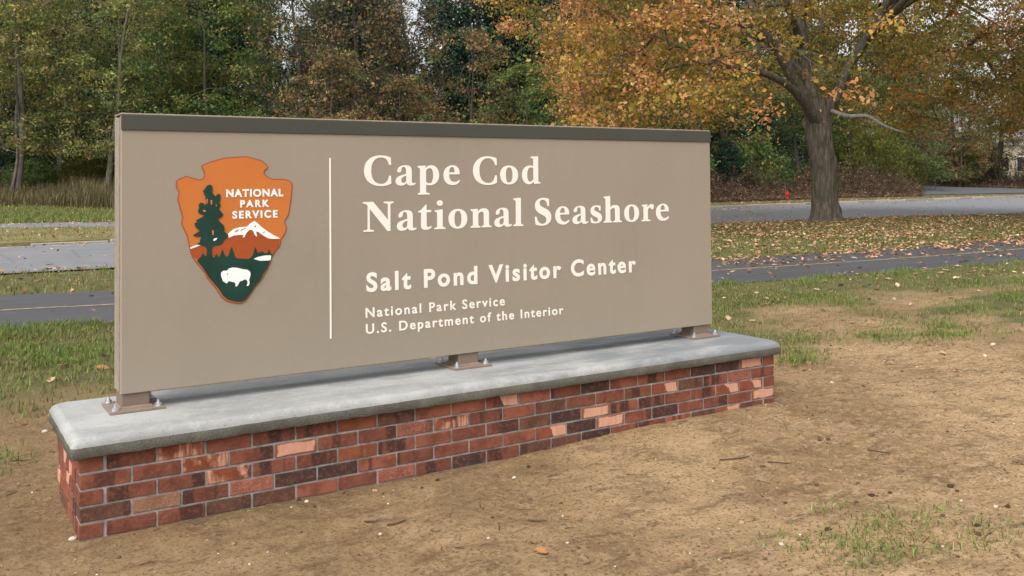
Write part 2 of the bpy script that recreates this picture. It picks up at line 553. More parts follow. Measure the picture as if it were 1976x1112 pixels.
panel = spart(MB().bevbox(XL, XR, YP, YP + .032, ZB, ZT, .003), 'front_panel', M['panel'])
spart(MB().bevbox(XL, XR, YP + TH - .032, YP + TH, ZB, ZT, .003), 'back_panel', M['panel_edge'])
spart(MB().box(XL + .006, XR - .006, YP + .034, YP + TH - .034, ZB + .004, ZT - .006), 'core', M['core'])
for x0, x1 in ((XL - .001, XL + .005), (XR - .005, XR + .001)):
    spart(MB().bevbox(x0, x1, YP + .052, YP + TH - .052, ZB + .006, ZT - .008, .001), 'end_strip', M['panel_edge'])
trim = spart(MB().bevbox(XL - .0015, XR + .0015, YP - .007, YP - .0005, ZT - .068, ZT + .001, .0015), 'top_trim', M['trim'])
spart(MB().bevbox(XL - .001, XR + .001, YP - .002, YP + TH + .002, ZT + .002, ZT + .010, .002), 'top_cap', M['panel_edge'])


def on_panel(u, v, lift):
    """panel metres from its lower left corner to sign-local coordinates, standing on the front face"""
    return sloc(XL + u, YP - lift, ZB + v)


ROT = (math.pi / 2, 0, 0)
EXT = .0008
glyph = {}


def put_letter(me, u, v, sx, sy, parent=None, lift=.0010, mat='letter', label=None):
    m2 = me.copy()
    m2.transform(Matrix.Diagonal((sx, sy, 1, 1)))
    m2.name = 'letter'
    if parent is not None:                   # on the emblem, whose own z points out of the sign
        return link('letter', m2, parent, (u, v, lift), None, M[mat])
    return link('letter', m2, sign, on_panel(u, v, lift), ROT, M[mat])


def bounds(me):
    xs = [q.co.x for q in me.vertices]; ys = [q.co.y for q in me.vertices]
    return min(xs), max(xs), min(ys), max(ys)


L1 = [(1187, 1342), (1368, 1485), (1499, 1629), (1656, 1759), (1843, 1999), (2021, 2142), (2169, 2297)]
L2 = [(1180, 1356), (1374, 1489), (1500, 1581), (1599, 1666), (1686, 1804), (1825, 1960), (1980, 2096), (2107, 2176), (2257, 2371), (2400, 2502), (2525, 2642), (2660, 2746), (2759, 2900), (2920, 3039), (3060, 3160), (3178, 3286)]
for text, spans, base in (('CapeCod', L1, .9352), ('NationalSeashore', L2, .6940)):
    for ch, (a, b) in zip(text, spans):
        if ch not in glyph:
            glyph[ch] = flat_curve_mesh('letter', svg(SERIF[ch]), EXT)
        x0, x1, _, _ = bounds(glyph[ch])
        sx = (b - a) / 1000 / (x1 - x0)
        put_letter(glyph[ch], a / 1000 - x0 * sx, base, sx, .00156)


def text_mesh(body, bold):
    cu = bpy.data.curves.new('letter', 'FONT'); cu.body = body; cu.size = 1.0; cu.offset = bold; cu.extrude = EXT; cu.resolution_u = 5
    return curve_to_mesh(cu, 'letter')


def sans(text, u0, u1, base, cap, bold, parent=None, lift=.0010, mat='letter', wide=1.0):
    Hc = bounds(text_mesh('H', bold)); s = cap / (Hc[3] - Hc[2])
    rights, chars = [], []
    for i, ch in enumerate(text):
        if ch == ' ': continue
        me = text_mesh(ch, bold); b = bounds(me)
        full = text_mesh(text[:i + 1], bold); fb = bounds(full); bpy.data.meshes.remove(full)
        chars.append((i, me, b)); rights.append(fb[1])
    sx = s * wide
    left = rights[0] - (chars[0][2][1] - chars[0][2][0])
    nat = (rights[-1] - left) * sx
    extra = ((u1 - u0) - nat) / max(1, len(text) - 1)
    for (i, me, b), r in zip(chars, rights):
        u = u0 + (r - left) * sx + i * extra - b[1] * sx
        put_letter(me, u, base, sx, s, parent, lift, mat)
        bpy.data.meshes.remove(me)


sans('Salt Pond Visitor Center', 1.1978, 3.008, .384, .101, .031, wide=1.02)
sans('National Park Service', 1.1928, 2.0447, .2485, .0515, .020, wide=1.05)
sans('U.S. Department of the Interior', 1.1938, 2.4515, .1645, .0515, .020, wide=1.05)
spart(MB().bevbox(XL + .9965, XL + 1.0055, YP - .0035, YP - .0003, ZB + .157, ZB + 1.079, .001), 'divider_line', M['letter'])

# arrowhead emblem, a stack of thin cut-outs (panel millimetres)
OUTER = [(355,1040), (405,1061), (462,1077), (519,1082), (577,1085), (612,1074), (647,1066), (667,1049), (681,1033), (674,1020), (662,1012), (660,1000), (674,986), (700,974), (758,974), (783,967), (802,954), (803,924), (799,905), (797,865), (789,826), (785,794), (766,767), (764,754), (773,735), (770,708), (758,689), (744,670), (739,638), (721,620), (708,601), (693,578), (693,563), (685,543), (676,525), (664,506), (651,483), (630,458), (610,440), (599,421), (583,398), (564,377), (545,368), (518,371), (487,379), (469,388), (446,409), (427,444), (405,472), (379,505), (372,527), (350,554), (328,582), (313,605), (306,628), (300,650), (295,673), (289,706), (277,733), (265,757), (263,771), (268,793), (263,815), (255,838), (252,860), (246,871), (248,897), (253,912), (241,931), (239,949), (241,968), (259,979), (288,991), (313,982), (350,972), (365,980), (370,997), (362,1016), (355,1031)]
TREE = [(394,948), (405,943), (407,925), (405,910), (420,891), (431,903), (444,902), (445,879), (439,860), (446,849), (437,830), (446,818), (459,803), (446,789), (431,781), (446,765), (459,753), (464,734), (461,723), (480,707), (476,692), (461,681), (454,666), (439,658), (413,656), (404,646), (405,596), (379,598), (381,643), (372,654), (350,663), (328,666), (350,676), (348,686), (357,700), (320,705), (317,711), (335,722), (348,730), (328,746), (324,761), (323,767), (339,772), (328,778), (350,790), (372,801), (342,812), (339,824), (345,839), (341,852), (353,864), (368,859), (367,850), (376,854), (379,873), (372,880), (376,891), (368,897), (367,910), (361,916), (372,929), (382,944)]
SNOW = [(480,711), (507,733), (541,741), (572,742), (588,757), (609,769), (623,758), (646,736), (674,715), (714,690), (739,678), (706,677), (678,680), (650,697), (623,717), (617,713), (623,690), (611,698), (603,718), (595,726), (584,726), (568,711), (560,692), (550,689), (557,702), (534,703), (507,701), (484,691)]
SNOW2 = [(302,652), (350,670), (352,661), (306,646)]
MOUNT = [(306,646), (352,661), (413,675), (480,699), (507,704), (534,709), (557,708), (550,689), (560,692), (584,730), (595,730), (611,698), (623,690), (616,717), (623,721), (650,700), (678,682), (735,678), (731,639), (714,620), (699,599), (674,578), (339,593), (319,608), (308,632)]
LAND = [(334,589), (355,610), (362,626), (370,612), (379,609), (405,604), (416,600), (426,620), (433,603), (442,606), (454,640), (463,613), (471,601), (482,606), (498,651), (510,614), (518,591), (583,585), (599,598), (612,644), (622,619), (630,608), (634,621), (642,612), (648,623), (656,609), (674,610), (680,629), (688,608), (697,601), (683,563), (673,536), (654,510), (638,480), (610,451), (591,422), (564,389), (545,379), (518,382), (480,394), (457,413), (435,451), (412,479), (386,511), (375,534), (357,561)]
LAKE = [(603,584), (626,593), (662,598), (692,597), (687,572), (634,573)]
GLINT = [(409,683), (413,690), (429,694), (425,685), (414,678)]
BISON = [(446,514), (448,528), (458,535), (475,534), (484,544), (501,548), (524,545), (551,537), (574,533), (586,523), (589,510), (585,495), (581,483), (584,473), (580,456), (574,454), (569,457), (575,468), (572,480), (562,488), (549,481), (537,480), (530,467), (522,455), (515,457), (516,468), (511,476), (493,481), (484,484), (479,480), (474,472), (467,477), (456,484), (452,495)]
SLOTS = [(378,880), (384,856), (397,874), (405,852), (361,827), (376,818), (399,834), (404,822), (402,781), (417,775), (401,765), (419,757), (405,747), (416,737), (404,730), (413,706), (422,853), (426,841), (385,921), (389,912), (379,744), (384,737), (358,730), (376,717)]


def inset(pts, d):
    n = len(pts); out = []
    for i in range(n):
        a, b, c = Vector(pts[i - 1]), Vector(pts[i]), Vector(pts[(i + 1) % n])
        t = (c - a).normalized(); out.append((b.x + t.y * d, b.y - t.x * d))
    return out


def cutout(name, pts, lift, mat, parent, smooth_it=True):
    loop = []
    n = len(pts)
    for i in range(n):                       # round the traced corners a little
        a, b, c = pts[i - 1], pts[i], pts[(i + 1) % n]
        if smooth_it:
            loop += [(b[0] * .75 + a[0] * .25, b[1] * .75 + a[1] * .25), (b[0] * .92 + (a[0] + c[0]) * .04, b[1] * .92 + (a[1] + c[1]) * .04), (b[0] * .75 + c[0] * .25, b[1] * .75 + c[1] * .25)]
        else:
            loop.append(b)
    me = flat_curve_mesh(name, [[(x / 1000, y / 1000) for x, y in loop]], .0006)
    if parent is not sign: return link(name, me, parent, (0, 0, lift), None, M[mat])
    return link(name, me, parent, on_panel(0, 0, lift), ROT, M[mat])


emb = cutout('arrowhead_emblem', OUTER, .0010, 'emblem_border', sign)
emb['label'] = 'brown edged orange arrowhead emblem with tree, mountain and bison'
cutout('orange_field', inset(OUTER, 6.0), .0024, 'emblem_orange', emb)
cutout('mountain', MOUNT, .0038, 'emblem_brown', emb)
cutout('snow_cap', SNOW, .0052, 'emblem_white', emb)
cutout('snow_field', SNOW2, .0052, 'emblem_white', emb)
cutout('meadow', LAND, .0052, 'emblem_green', emb)
cutout('lake', LAKE, .0066, 'emblem_white', emb)
cutout('tree_silhouette', TREE, .0066, 'emblem_green', emb)
cutout('bison_silhouette', BISON, .0066, 'emblem_white', emb)
cutout('snow_glint', GLINT, .0080, 'emblem_white', emb)
for k in (0, 2, 4, 14, 16):
    (a, b), (c, d) = SLOTS[k], SLOTS[k + 1]
    cutout('branch_gap', [(a, b), ((a + c) / 2, b + 2), (c, b - 3), (c - 1, d + 1), ((a + c) / 2, d), (a + 1, d + 3)], .0080, 'emblem_orange', emb)
cutout('bison_eye', [(474, 519), (478, 521), (480, 517), (476, 514)], .0080, 'emblem_green', emb)
for q in ((523, 724, 12, 6), (547, 728, 8, 4), (612, 742, 5, 5), (560, 733, 5, 3), (655, 712, 6, 3)):
    cutout('rock', [(q[0] - q[2], q[1] - q[3]), (q[0] - 2, q[1] + q[3] * .4), (q[0] + q[2], q[1] + q[3]), (q[0] + 2, q[1] - q[3] * .3)], .0066, 'emblem_brown', emb)
sans('NATIONAL', .4724, .7536, .8885, .0375, .040, emb, .0046, 'emblem_white')
sans('PARK', .5396, .6827, .8375, .0352, .040, emb, .0046, 'emblem_white')
sans('SERVICE', .502, .7243, .7840, .0372, .040, emb, .0046, 'emblem_white')

# posts, base plates, anchor bolts
PY = YP + .075
bolt = MB().cyl((0, 0, 0), .019, .003, 14).cyl((0, 0, .003), .015, .012, 6).cyl((0, 0, .015), .0075, .014, 10, .006).mesh('anchor_bolt')
bolt.materials.append(M['zinc'])
for k, cx in enumerate((.2845, 2.033, 3.785)):
    pz0 = ZS + .0135
    po = spart(MB().bevbox(cx - .0635, cx + .0635, PY - .0635, PY + .0635, pz0, ZB + .003, .006), 'post', M['post'])
    pl = spart(MB().bevbox(cx - .118, cx + .118, PY - .118, PY + .118, ZS + .0005, ZS + .0130, .002), 'base_plate', M['plate'])
    weld = MB()
    for s in (-1, 1):
        weld.add([(cx - .07, PY + s * .0635, pz0 + .007), (cx + .07, PY + s * .0635, pz0 + .007), (cx + .07, PY + s * .071, pz0 - .0004), (cx - .07, PY + s * .071, pz0 - .0004)], [(0, 1, 2, 3)])
        weld.add([(cx + s * .0635, PY - .07, pz0 + .007), (cx + s * .0635, PY + .07, pz0 + .007), (cx + s * .071, PY + .07, pz0 - .0004), (cx + s * .071, PY - .07, pz0 - .0004)], [(0, 1, 2, 3)])
    w = spart(weld, 'weld', M['plate']); w.parent = pl
    for ax in (-1, 1):
        for ay in (-1, 1):
            o = bpy.data.objects.new('anchor_bolt', bolt); COL.objects.link(o); o.parent = pl
            o.location = sloc(cx + ax * .092, PY + ay * .092, ZS + .0132); o.rotation_euler = (random.uniform(-.05, .05), random.uniform(-.05, .05), random.uniform(0, 3))

# ------------------------------------------------------------------ brick plinth with concrete cap
MOD, CRS, LEN, DEP = .2032, .0677, 4.064, .7112
BL, BW, BH = .1937, .0921, .0580
plinth = empty('brick_plinth', (LEN / 2, DEP / 2, 0))
tag(plinth, 'low red brick plinth with pale concrete cap carrying the entrance sign', 'plinth')
PO = Vector(plinth.location)


def brickmat(name, c_a, c_b, dark=.35, sal=None, salkind=None):
    t = NT(name)
    oi = t.node('ShaderNodeObjectInfo')
    off = t.node('ShaderNodeCombineXYZ')
    for k, m in enumerate((37.0, 91.0, 53.0)): t.l.new(t.math('MULTIPLY', oi.outputs['Random'], m), off.inputs[k])
    v = t.coord('Object', (1, 1, 1), off.outputs[0])
    vb = t.coord('Object', (13, 2, 1.2), off.outputs[0])
    band = t.noise(vb, 1.0, 1.5, .4); fine = t.noise(v, 55, 4, .7); mid = t.noise(v, 14, 4)
    col = t.mix(oi.outputs['Random'], c_a, c_b)
    col = t.mix(t.ramp(band, [(.50, 0.0), (.56, 1.0)] if dark > .3 else [(.62, 0.0), (.66, .8)]), col, (.062, .030, .025))
    col = t.mix(t.ramp(mid, [(.40, .0), (.62, .60)]), col, tuple(q * .58 for q in c_a))
    col = t.mix(t.ramp(fine, [(.50, .0), (.66, .40)]), col, (.30, .12, .08))
    rough = .82
    if sal:
        S = (.62, .34, .235)
        tc = t.node('ShaderNodeTexCoord'); sp = t.node('ShaderNodeSeparateXYZ'); t.l.new(tc.outputs['Object'], sp.inputs[0])
        ax = t.math('ABSOLUTE', sp.outputs[0]); az = t.math('ABSOLUTE', sp.outputs[2])
        nz = t.math('MULTIPLY', t.math('SUBTRACT', mid, .5), .05)
        ex = t.math('SUBTRACT', .091, ax); ez = t.math('MULTIPLY', t.math('SUBTRACT', .0275, az), 2.0)
        d = t.math('ADD', t.math('MINIMUM', ex, ez), nz)
        streak = t.noise(t.coord('Object', (60, 20, 7), off.outputs[0]), 1.0, 3, .5)
        pal = t.mix(t.ramp(streak, [(.3, 0.0), (.7, .5)]), S, (.46, .20, .125))
        if sal == 'full': m = t.ramp(d, [(.003, 0.0), (.010, 1.0)])
        elif sal == 'half':
            hx = t.math('ADD', t.math('ADD', sp.outputs[0], t.math('MULTIPLY', nz, 2.2)), t.math('MULTIPLY', sp.outputs[2], .5))
            m = t.math('MULTIPLY', t.ramp(hx, [(.0, 0.0), (.004, 1.0)]), t.ramp(d, [(.000, 0.0), (.003, 1.0)]))
        elif sal == 'streak':
            m = t.math('MULTIPLY', t.ramp(streak, [(.42, 0.15), (.58, .95)]), t.ramp(t.noise(v, 11, 3, .6), [(.44, 0.0), (.54, 1.0)]))
        else:
            m = t.ramp(t.noise(v, 230, 3, .6), [(.50, 0.0), (.66, .55)])
        col = t.mix(m, col, pal)
    t.bump(fine, .8, .005)
    return t.out(col, rough, .2)


BM = {'red': brickmat('brick_red', (0.163, 0.056, 0.034), (0.302, 0.102, 0.062), .1),
      'rust': brickmat('brick_rust', (.225, .075, .034), (.25, .08, .036), .1),
      'banded': brickmat('brick_banded', (0.158, 0.056, 0.035), (0.271, 0.092, 0.058), .5),
      'dark': brickmat('brick_dark', (0.073, 0.039, 0.032), (0.056, 0.030, 0.029), .1),
      'brown': brickmat('brick_brown', (0.112, 0.055, 0.038), (0.156, 0.068, 0.044), .1),
      'salmon': brickmat('brick_salmon', (0.232, 0.067, 0.039), (0.296, 0.086, 0.048), .1, 'full'),
      'patched': brickmat('brick_half_salmon', (0.232, 0.067, 0.039), (0.296, 0.086, 0.048), .1, 'half'),
      'streaked': brickmat('brick_streaked', (0.220, 0.063, 0.032), (0.272, 0.079, 0.043), .1, 'streak'),
      'speckled': brickmat('brick_speckled', (0.243, 0.078, 0.051), (0.296, 0.095, 0.057), .1, 'speck'),
      'tan': brickmat('brick_tan', (0.244, 0.128, 0.076), (0.286, 0.150, 0.086), .1, 'speck')}
BMESH = {}
for k, m in BM.items():
    me = MB().bevbox(-BL / 2, BL / 2, -BW / 2, BW / 2, -BH / 2, BH / 2, .0022).mesh('brick'); me.materials.append(m); BMESH[k] = me


def brick(kind, cx, cy, row, turned):
    z = (5 - row) * CRS + CRS / 2 - .0005
    o = bpy.data.objects.new('brick', BMESH[kind]); COL.objects.link(o); o.parent = plinth
    j = lambda s: random.uniform(-s, s)
    o.location = Vector((cx + j(.0008), cy + j(.0012), z + j(.0008))) - PO
    o.rotation_euler = (j(.006), j(.004), (math.pi / 2 if turned else 0) + (math.pi if random.random() < .5 and kind not in ('salmon', 'patched') else 0) + j(.004))


# front rows, top to bottom, as the bricks stand in the photograph: which place holds which kind, all others are red
# (odd rows have 21 places, the first and last are corner headers; even rows have 20)
ROW_KINDS = [
    {'banded': (1, 4, 5, 12, 15), 'streaked': (2,), 'rust': (6,), 'brown': (7,), 'patched': (10,), 'speckled': (11,), 'dark': (13, 17, 18), 'salmon': (19,)},
    {'streaked': (2, 8), 'banded': (3, 6, 9, 12, 14, 17), 'salmon': (4,), 'speckled': (7, 18), 'patched': (15,), 'brown': (11, 16)},
    {'banded': (1, 2, 4, 5, 7, 10, 14, 15, 17), 'streaked': (3,), 'rust': (6,), 'brown': (11,), 'dark': (12,), 'salmon': (13,), 'patched': (18, 19)},
    {'brown': (0,), 'tan': (1,), 'banded': (2, 7, 17), 'speckled': (3,), 'dark': (4, 5, 12, 15), 'patched': (11,), 'salmon': (13, 19)},
    {'banded': (1, 2, 8, 10, 15), 'brown': (3, 4, 11, 12, 17, 19), 'speckled': (7,), 'dark': (9, 13), 'patched': (18,)},
]
ROWS = []
for r, kinds in enumerate(ROW_KINDS):
    row = ['red'] * (20 if r % 2 else 21)
    for kind, places in kinds.items():
        for q in places: row[q] = kind
    ROWS.append(row)
pool = ['red'] * 6 + ['banded'] * 4 + ['brown', 'dark', 'speckled', 'streaked', 'patched']
HB = (CRS - BH) / 2
for r, s in enumerate(ROWS, 1):
    fy, by = BW / 2, DEP - BW / 2
    if r % 2:
        brick(s[0], BW / 2, BL / 2, r, True); brick(s[-1], LEN - BW / 2, BL / 2, r, True)
        for i, ch in enumerate(s[1:-1]): brick(ch, MOD / 2 + MOD * (i + .5) - .0015 + .001, fy, r, False)
        for i in range(20): brick(random.choice(pool), MOD * (i + .5), by, r, False)
        for x in (BW / 2, LEN - BW / 2):
            for i in (1, 2): brick(random.choice(pool), x, MOD * (i + .5), r, True)
    else:
        for i, ch in enumerate(s): brick(ch, MOD * (i + .5), fy, r, False)
        for i in range(19): brick(random.choice(pool), MOD / 2 + MOD * (i + .5), by, r, False)
        for x in (BW / 2, LEN - BW / 2):
            for i in range(3): brick('patched' if (r == 2 and i == 0) else random.choice(pool), x, MOD / 2 + MOD * (i + .5), r, True)

t = NT('mortar'); n = t.noise(t.pos(), 14, 5, .7); n2 = t.noise(t.pos(), 160, 2)
col = t.mix(t.ramp(n, [(.35, 0.0), (.68, 1.0)]), (.17, .165, .155), (.42, .40, .375))
t.bump(n2, .6, .003)
M['mortar'] = t.out(col, .9, .15)
MB().box(.0055 - PO.x, LEN - .0055 - PO.x, .0055 - PO.y, DEP - .0055 - PO.y, -.25, .3390).build('mortar_core', M['mortar'], plinth)

# concrete cap: cast slab with a hand-rounded upper edge
O = .0357
z0, z1 = .3402, ZS


def ring(inset_, z, rc, nseg=5, dx=.03):
    x0, x1, y0, y1 = -O + inset_, LEN + O - inset_, -O + inset_, DEP + O - inset_
    pts = []
    for (cx, cy, a0) in ((x1 - rc, y1 - rc, 0), (x0 + rc, y1 - rc, 90), (x0 + rc, y0 + rc, 180), (x1 - rc, y0 + rc, 270)):
        pts.append([(cx + rc * math.cos(rad(a0 + 90 * k / nseg)), cy + rc * math.sin(rad(a0 + 90 * k / nseg))) for k in range(nseg + 1)])
    out = []
    for i in range(4):
        out += pts[i]
        a, b = pts[i][-1], pts[(i + 1) % 4][0]
        n = 130 if i in (0, 2) else 24
        out += [(a[0] + (b[0] - a[0]) * k / n, a[1] + (b[1] - a[1]) * k / n) for k in range(1, n)]
    return [(x, y, z) for x, y in out]


prof = [(.020, z0, .010), (.003, z0, .014), (.0, z0 + .003, .015), (.0005, z0 + .040, .018), (.0015, z0 + .045, .022)]
for k in range(1, 8):
    a = rad(90 * k / 7); prof.append((.0015 + .035 * (1 - math.cos(a)), z0 + .045 + (z1 - z0 - .045) * math.sin(a), .022 + .03 * k / 7))
rings = [np.array(ring(*p)) for p in prof]
nr = len(rings[0])
for k, rg in enumerate(rings):
    x, y = rg[:, 0], rg[:, 1]
    if k < 5:
        rg[:, 2] += (fbm(x * 1.0, y, .05, 3, k * 0) - .5) * (.010 if k in (1, 2) else .004)
    amp = .006 if k < 5 else .004
    wob = (fbm(x, y + k * .02, .09, 3, 4.0) - .5) * amp
    sx_, sy_ = np.sign(x - LEN / 2), np.sign(y - DEP / 2)
    side = np.abs(np.abs(x - LEN / 2) - (LEN / 2 + O)) < .08
    rg[:, 0] -= np.where(side, sx_ * wob, 0); rg[:, 1] -= np.where(~side, sy_ * wob, 0)
V = np.concatenate(rings); V -= np.array(PO)
F = []; MI = []
for k in range(len(rings) - 1):
    i = np.arange(nr); j = (i + 1) % nr
    F.append(np.stack([k * nr + i, k * nr + j, (k + 1) * nr + j, (k + 1) * nr + i], -1)); MI += [1 if k < 4 else 0] * nr
me = bpy.data.meshes.new('concrete_cap')
faces = [tuple(int(q) for q in f) for ff in F for f in ff] + [tuple((len(rings) - 1) * nr + k for k in range(nr)), tuple(range(nr - 1, -1, -1))]
me.from_pydata([tuple(q) for q in V], [], faces)
me.polygons.foreach_set('material_index', MI + [0, 1])
me.polygons.foreach_set('use_smooth', [True] * len(MI) + [False, False])
t = NT('trowelled_concrete'); v = t.coord()
a = t.noise(v, 3.0, 6, .62); b = t.noise(t.coord('Object', (.7, 2.6, 1.0)), 3.0, 7, .66); c = t.noise(v, 75, 4, .7); e = t.noise(v, 16, 5, .7)
col = t.mix(t.ramp(a, [(.36, 0.0), (.62, 1.0)]), (.300, .304, .295), (.395, .395, .378))
col = t.mix(t.ramp(b, [(.48, 0.0), (.60, .45)]), col, (.245, .247, .238))
col = t.mix(t.ramp(e, [(.52, 0.0), (.64, .45)]), col, (.44, .435, .41))
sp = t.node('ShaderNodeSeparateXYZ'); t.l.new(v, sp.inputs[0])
damp_sky_tint = t.ramp(t.math('ADD', t.math('MULTIPLY', sp.outputs[0], .42), t.math('MULTIPLY', t.math('SUBTRACT', b, .5), 3.0)), [(.0, 0.0), (.65, .85)])  # wet, mottled right end, with the blue reflection of the sky painted in
col = t.mix(damp_sky_tint, col, (.185, .200, .215))
col = t.mix(t.ramp(c, [(.56, .0), (.66, .55)]), col, (.20, .195, .175))
t.bump(t.math('ADD', t.math('MULTIPLY', c, .5), e), .45, .006)
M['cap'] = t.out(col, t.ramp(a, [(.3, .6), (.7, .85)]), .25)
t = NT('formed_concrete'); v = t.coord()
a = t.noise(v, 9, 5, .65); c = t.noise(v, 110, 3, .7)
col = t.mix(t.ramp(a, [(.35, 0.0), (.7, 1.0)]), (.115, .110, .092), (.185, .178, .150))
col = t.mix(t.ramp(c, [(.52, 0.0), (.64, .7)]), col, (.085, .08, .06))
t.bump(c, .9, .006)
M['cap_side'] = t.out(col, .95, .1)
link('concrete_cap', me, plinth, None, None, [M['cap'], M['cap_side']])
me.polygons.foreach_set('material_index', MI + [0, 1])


# ------------------------------------------------------------------ ground, path, roads
def lines(lo, hi, fine0, fine1, step, grow=1.16):
    a = list(np.arange(fine0, fine1, step)); s = step
    q = a[-1]
    while q < hi: s = min(s * grow, 160); q += s; a.append(q)
    s = step; q = a[0]; b = []
    while q > lo: s = min(s * grow, 160); q -= s; b.append(q)
    return np.array(b[::-1] + a)


gx = lines(-1500, 1500, -1.4, 6.6, .027, 1.075)
gy = lines(-900, 1600, -2.6, 2.4, .027, 1.06)
X, Y = np.meshgrid(gx, gy, indexing='ij')
Z = ground_z(X, Y)
Z = np.where(np.hypot(X, Y) > 250, np.minimum(Z, 3.2), Z)
n1, n2 = X.shape
I = np.arange(n1 * n2).reshape(n1, n2)
quads = np.stack([I[:-1, :-1], I[1:, :-1], I[1:, 1:], I[:-1, 1:]], -1).reshape(-1, 4)
cov = cover(X, Y)

t = NT('soil_and_turf')
pw = t.pos()
a_c = t.attr('turf').outputs['Fac']
big = t.noise(pw, .55, 4, .6); mid = t.noise(pw, 3.2, 5, .65, .4); fine = t.noise(pw, 20, 6, .75); grit = t.noise(pw, 62, 4, .7)
streak = t.noise(t.pos((2.2, 7.0, 3)), 1.6, 5, .62, .8)
soil = t.mix(t.ramp(big, [(.38, 0.0), (.62, 1.0)]), (.285, .180, .092), (.42, .280, .148))
soil = t.mix(t.ramp(mid, [(.48, 0.0), (.66, .75)]), soil, (.195, .126, .066))
soil = t.mix(t.ramp(streak, [(.53, 0.0), (.64, .55)]), soil, (.095, .060, .032))
soil = t.mix(t.ramp(fine, [(.49, 0.0), (.62, .75)]), soil, (.50, .365, .21))
soil = t.mix(t.ramp(grit, [(.53, 0.0), (.62, .80)]), soil, (.075, .048, .028))
sx = t.node('ShaderNodeSeparateXYZ'); t.l.new(pw, sx.inputs[0])
# damp, darker soil at the left end and along the foot of the plinth; dry sand further out on the right
dry = t.math('ADD', t.math('MULTIPLY', sx.outputs['X'], .16), t.math('MULTIPLY', sx.outputs['Y'], -.18))
dry = t.math('ADD', dry, t.math('MULTIPLY', t.math('SUBTRACT', big, .5), 1.3))
soil = t.mix(t.ramp(t.math('MULTIPLY', dry, 1.0, True), [(.22, 1.0), (.95, 0.0)]), soil, t.mix(.55, soil, (.140, .088, .045)))
thatch = t.mix(t.ramp(mid, [(.35, 0.0), (.7, 1.0)]), (.095, .085, .036), (.185, .145, .075))
thatch = t.mix(t.ramp(fine, [(.4, 0.0), (.68, .6)]), thatch, (.075, .105, .025))
edge = t.ramp(t.math('ADD', a_c, t.math('MULTIPLY', t.math('SUBTRACT', fine, .5), .9)), [(.08, 0.0), (.50, 1.0)])
col = t.mix(edge, soil, thatch)
h = t.math('ADD', t.math('MULTIPLY', fine, .7), t.math('MULTIPLY', grit, .35))
t.bump(h, 1.0, .022)
M['ground'] = t.out(col, .95, .12)
gme = np_mesh('ground', np.stack([X, Y, Z], -1).reshape(-1, 3), quads, True, pcol={'turf': cov.ravel()})
tag(link('ground', gme, mats=M['ground']), kind='structure')


def strip(name, fa, fb, x0, x1, nx, ny, z, mat, zf=None):
    xs = np.linspace(x0, x1, nx)
    A, B = fa(xs), fb(xs)
    tt = np.linspace(0, 1, ny)
    Yv = A[:, None] * (1 - tt) + B[:, None] * tt
    Xv = np.repeat(xs[:, None], ny, 1)
    Zv = np.full_like(Xv, z) if zf is None else zf(Xv, Yv) + z
    J = np.arange(nx * ny).reshape(nx, ny)
    q = np.stack([J[:-1, :-1], J[1:, :-1], J[1:, 1:], J[:-1, 1:]], -1).reshape(-1, 4)
    return link(name, np_mesh(name, np.stack([Xv, Yv, Zv], -1).reshape(-1, 3), q, True), mats=mat)


def asphalt(name, c, crack=.5, rough=.75, spec=.4):
    t = NT(name); pw = t.pos()
    g = t.noise(pw, 160, 2, .6); m = t.noise(pw, 1.1, 5, .6); s = t.noise(t.pos((.5, 3.0, 1)), .8, 4)
    col = t.mix(t.ramp(g, [(.35, 0.0), (.7, 1.0)]), tuple(q * .72 for q in c), tuple(q * 1.4 for q in c))
    col = t.mix(t.ramp(m, [(.35, 0.0), (.7, .55)]), col, tuple(q * .72 for q in c))
    col = t.mix(t.ramp(s, [(.45, 0.0), (.7, .45)]), col, tuple(q * 1.22 for q in c))
    w = t.node('ShaderNodeTexVoronoi', feature='DISTANCE_TO_EDGE'); t.l.new(t.pos((.6, .6, .6)), w.inputs['Vector']); w.inputs['Scale'].default_value = .7
    col = t.mix(t.ramp(w.outputs['Distance'], [(.0, crack), (.012, 0.0)]), col, tuple(q * .45 for q in c))
    t.bump(g, .5, .006)
    return t.out(col, rough, spec)


M['path'] = asphalt('path_asphalt', (.070, .070, .073), .45)
M['road'] = asphalt('road_asphalt', (.195, .197, .204), .5, .7, .45)
M['drive'] = asphalt('drive_asphalt', (.105, .107, .116), .2)


def ragged(f, amp, sc, ph):
    return lambda x: f(x) + amp * (fbm(x, x * 0 + ph, sc, 3) - .5) * 2


tag(strip('bike_path', ragged(lambda x: PATH_C(x) - PATH_H, .09, .8, 2.0), ragged(lambda x: PATH_C(x) + PATH_H, .10, .8, 40.0), -90, 110, 1400, 5, .006, M['path']), kind='structure')
tag(strip('road', ragged(ROAD_N, .10, 1.0, 70.0), ROAD_F, -90, 110, 700, 12, .006, M['road']), kind='structure')
t = NT('faded_yellow_line'); n = t.noise(t.pos(), 9, 5, .7); n2 = t.noise(t.pos(), 70, 2)
col = t.mix(t.ramp(n, [(.40, 0.0), (.58, .9)]), (.40, .30, .16), (.16, .135, .10))
M['line'] = t.out(t.mix(t.ramp(n2, [(.5, 0.0), (.62, .6)]), col, (.12, .11, .10)), .8)
tag(strip('path_centre_line', lambda x: PATH_C(x) - .05, lambda x: PATH_C(x) + .05, -90, 110, 700, 2, .010, M['line']), kind='structure')
t = NT('faded_white_line'); n = t.noise(t.pos(), 6, 5, .7)
M['wline'] = t.out(t.mix(t.ramp(n, [(.45, 0.0), (.65, .8)]), (.55, .54, .50), (.22, .22, .23)), .8)
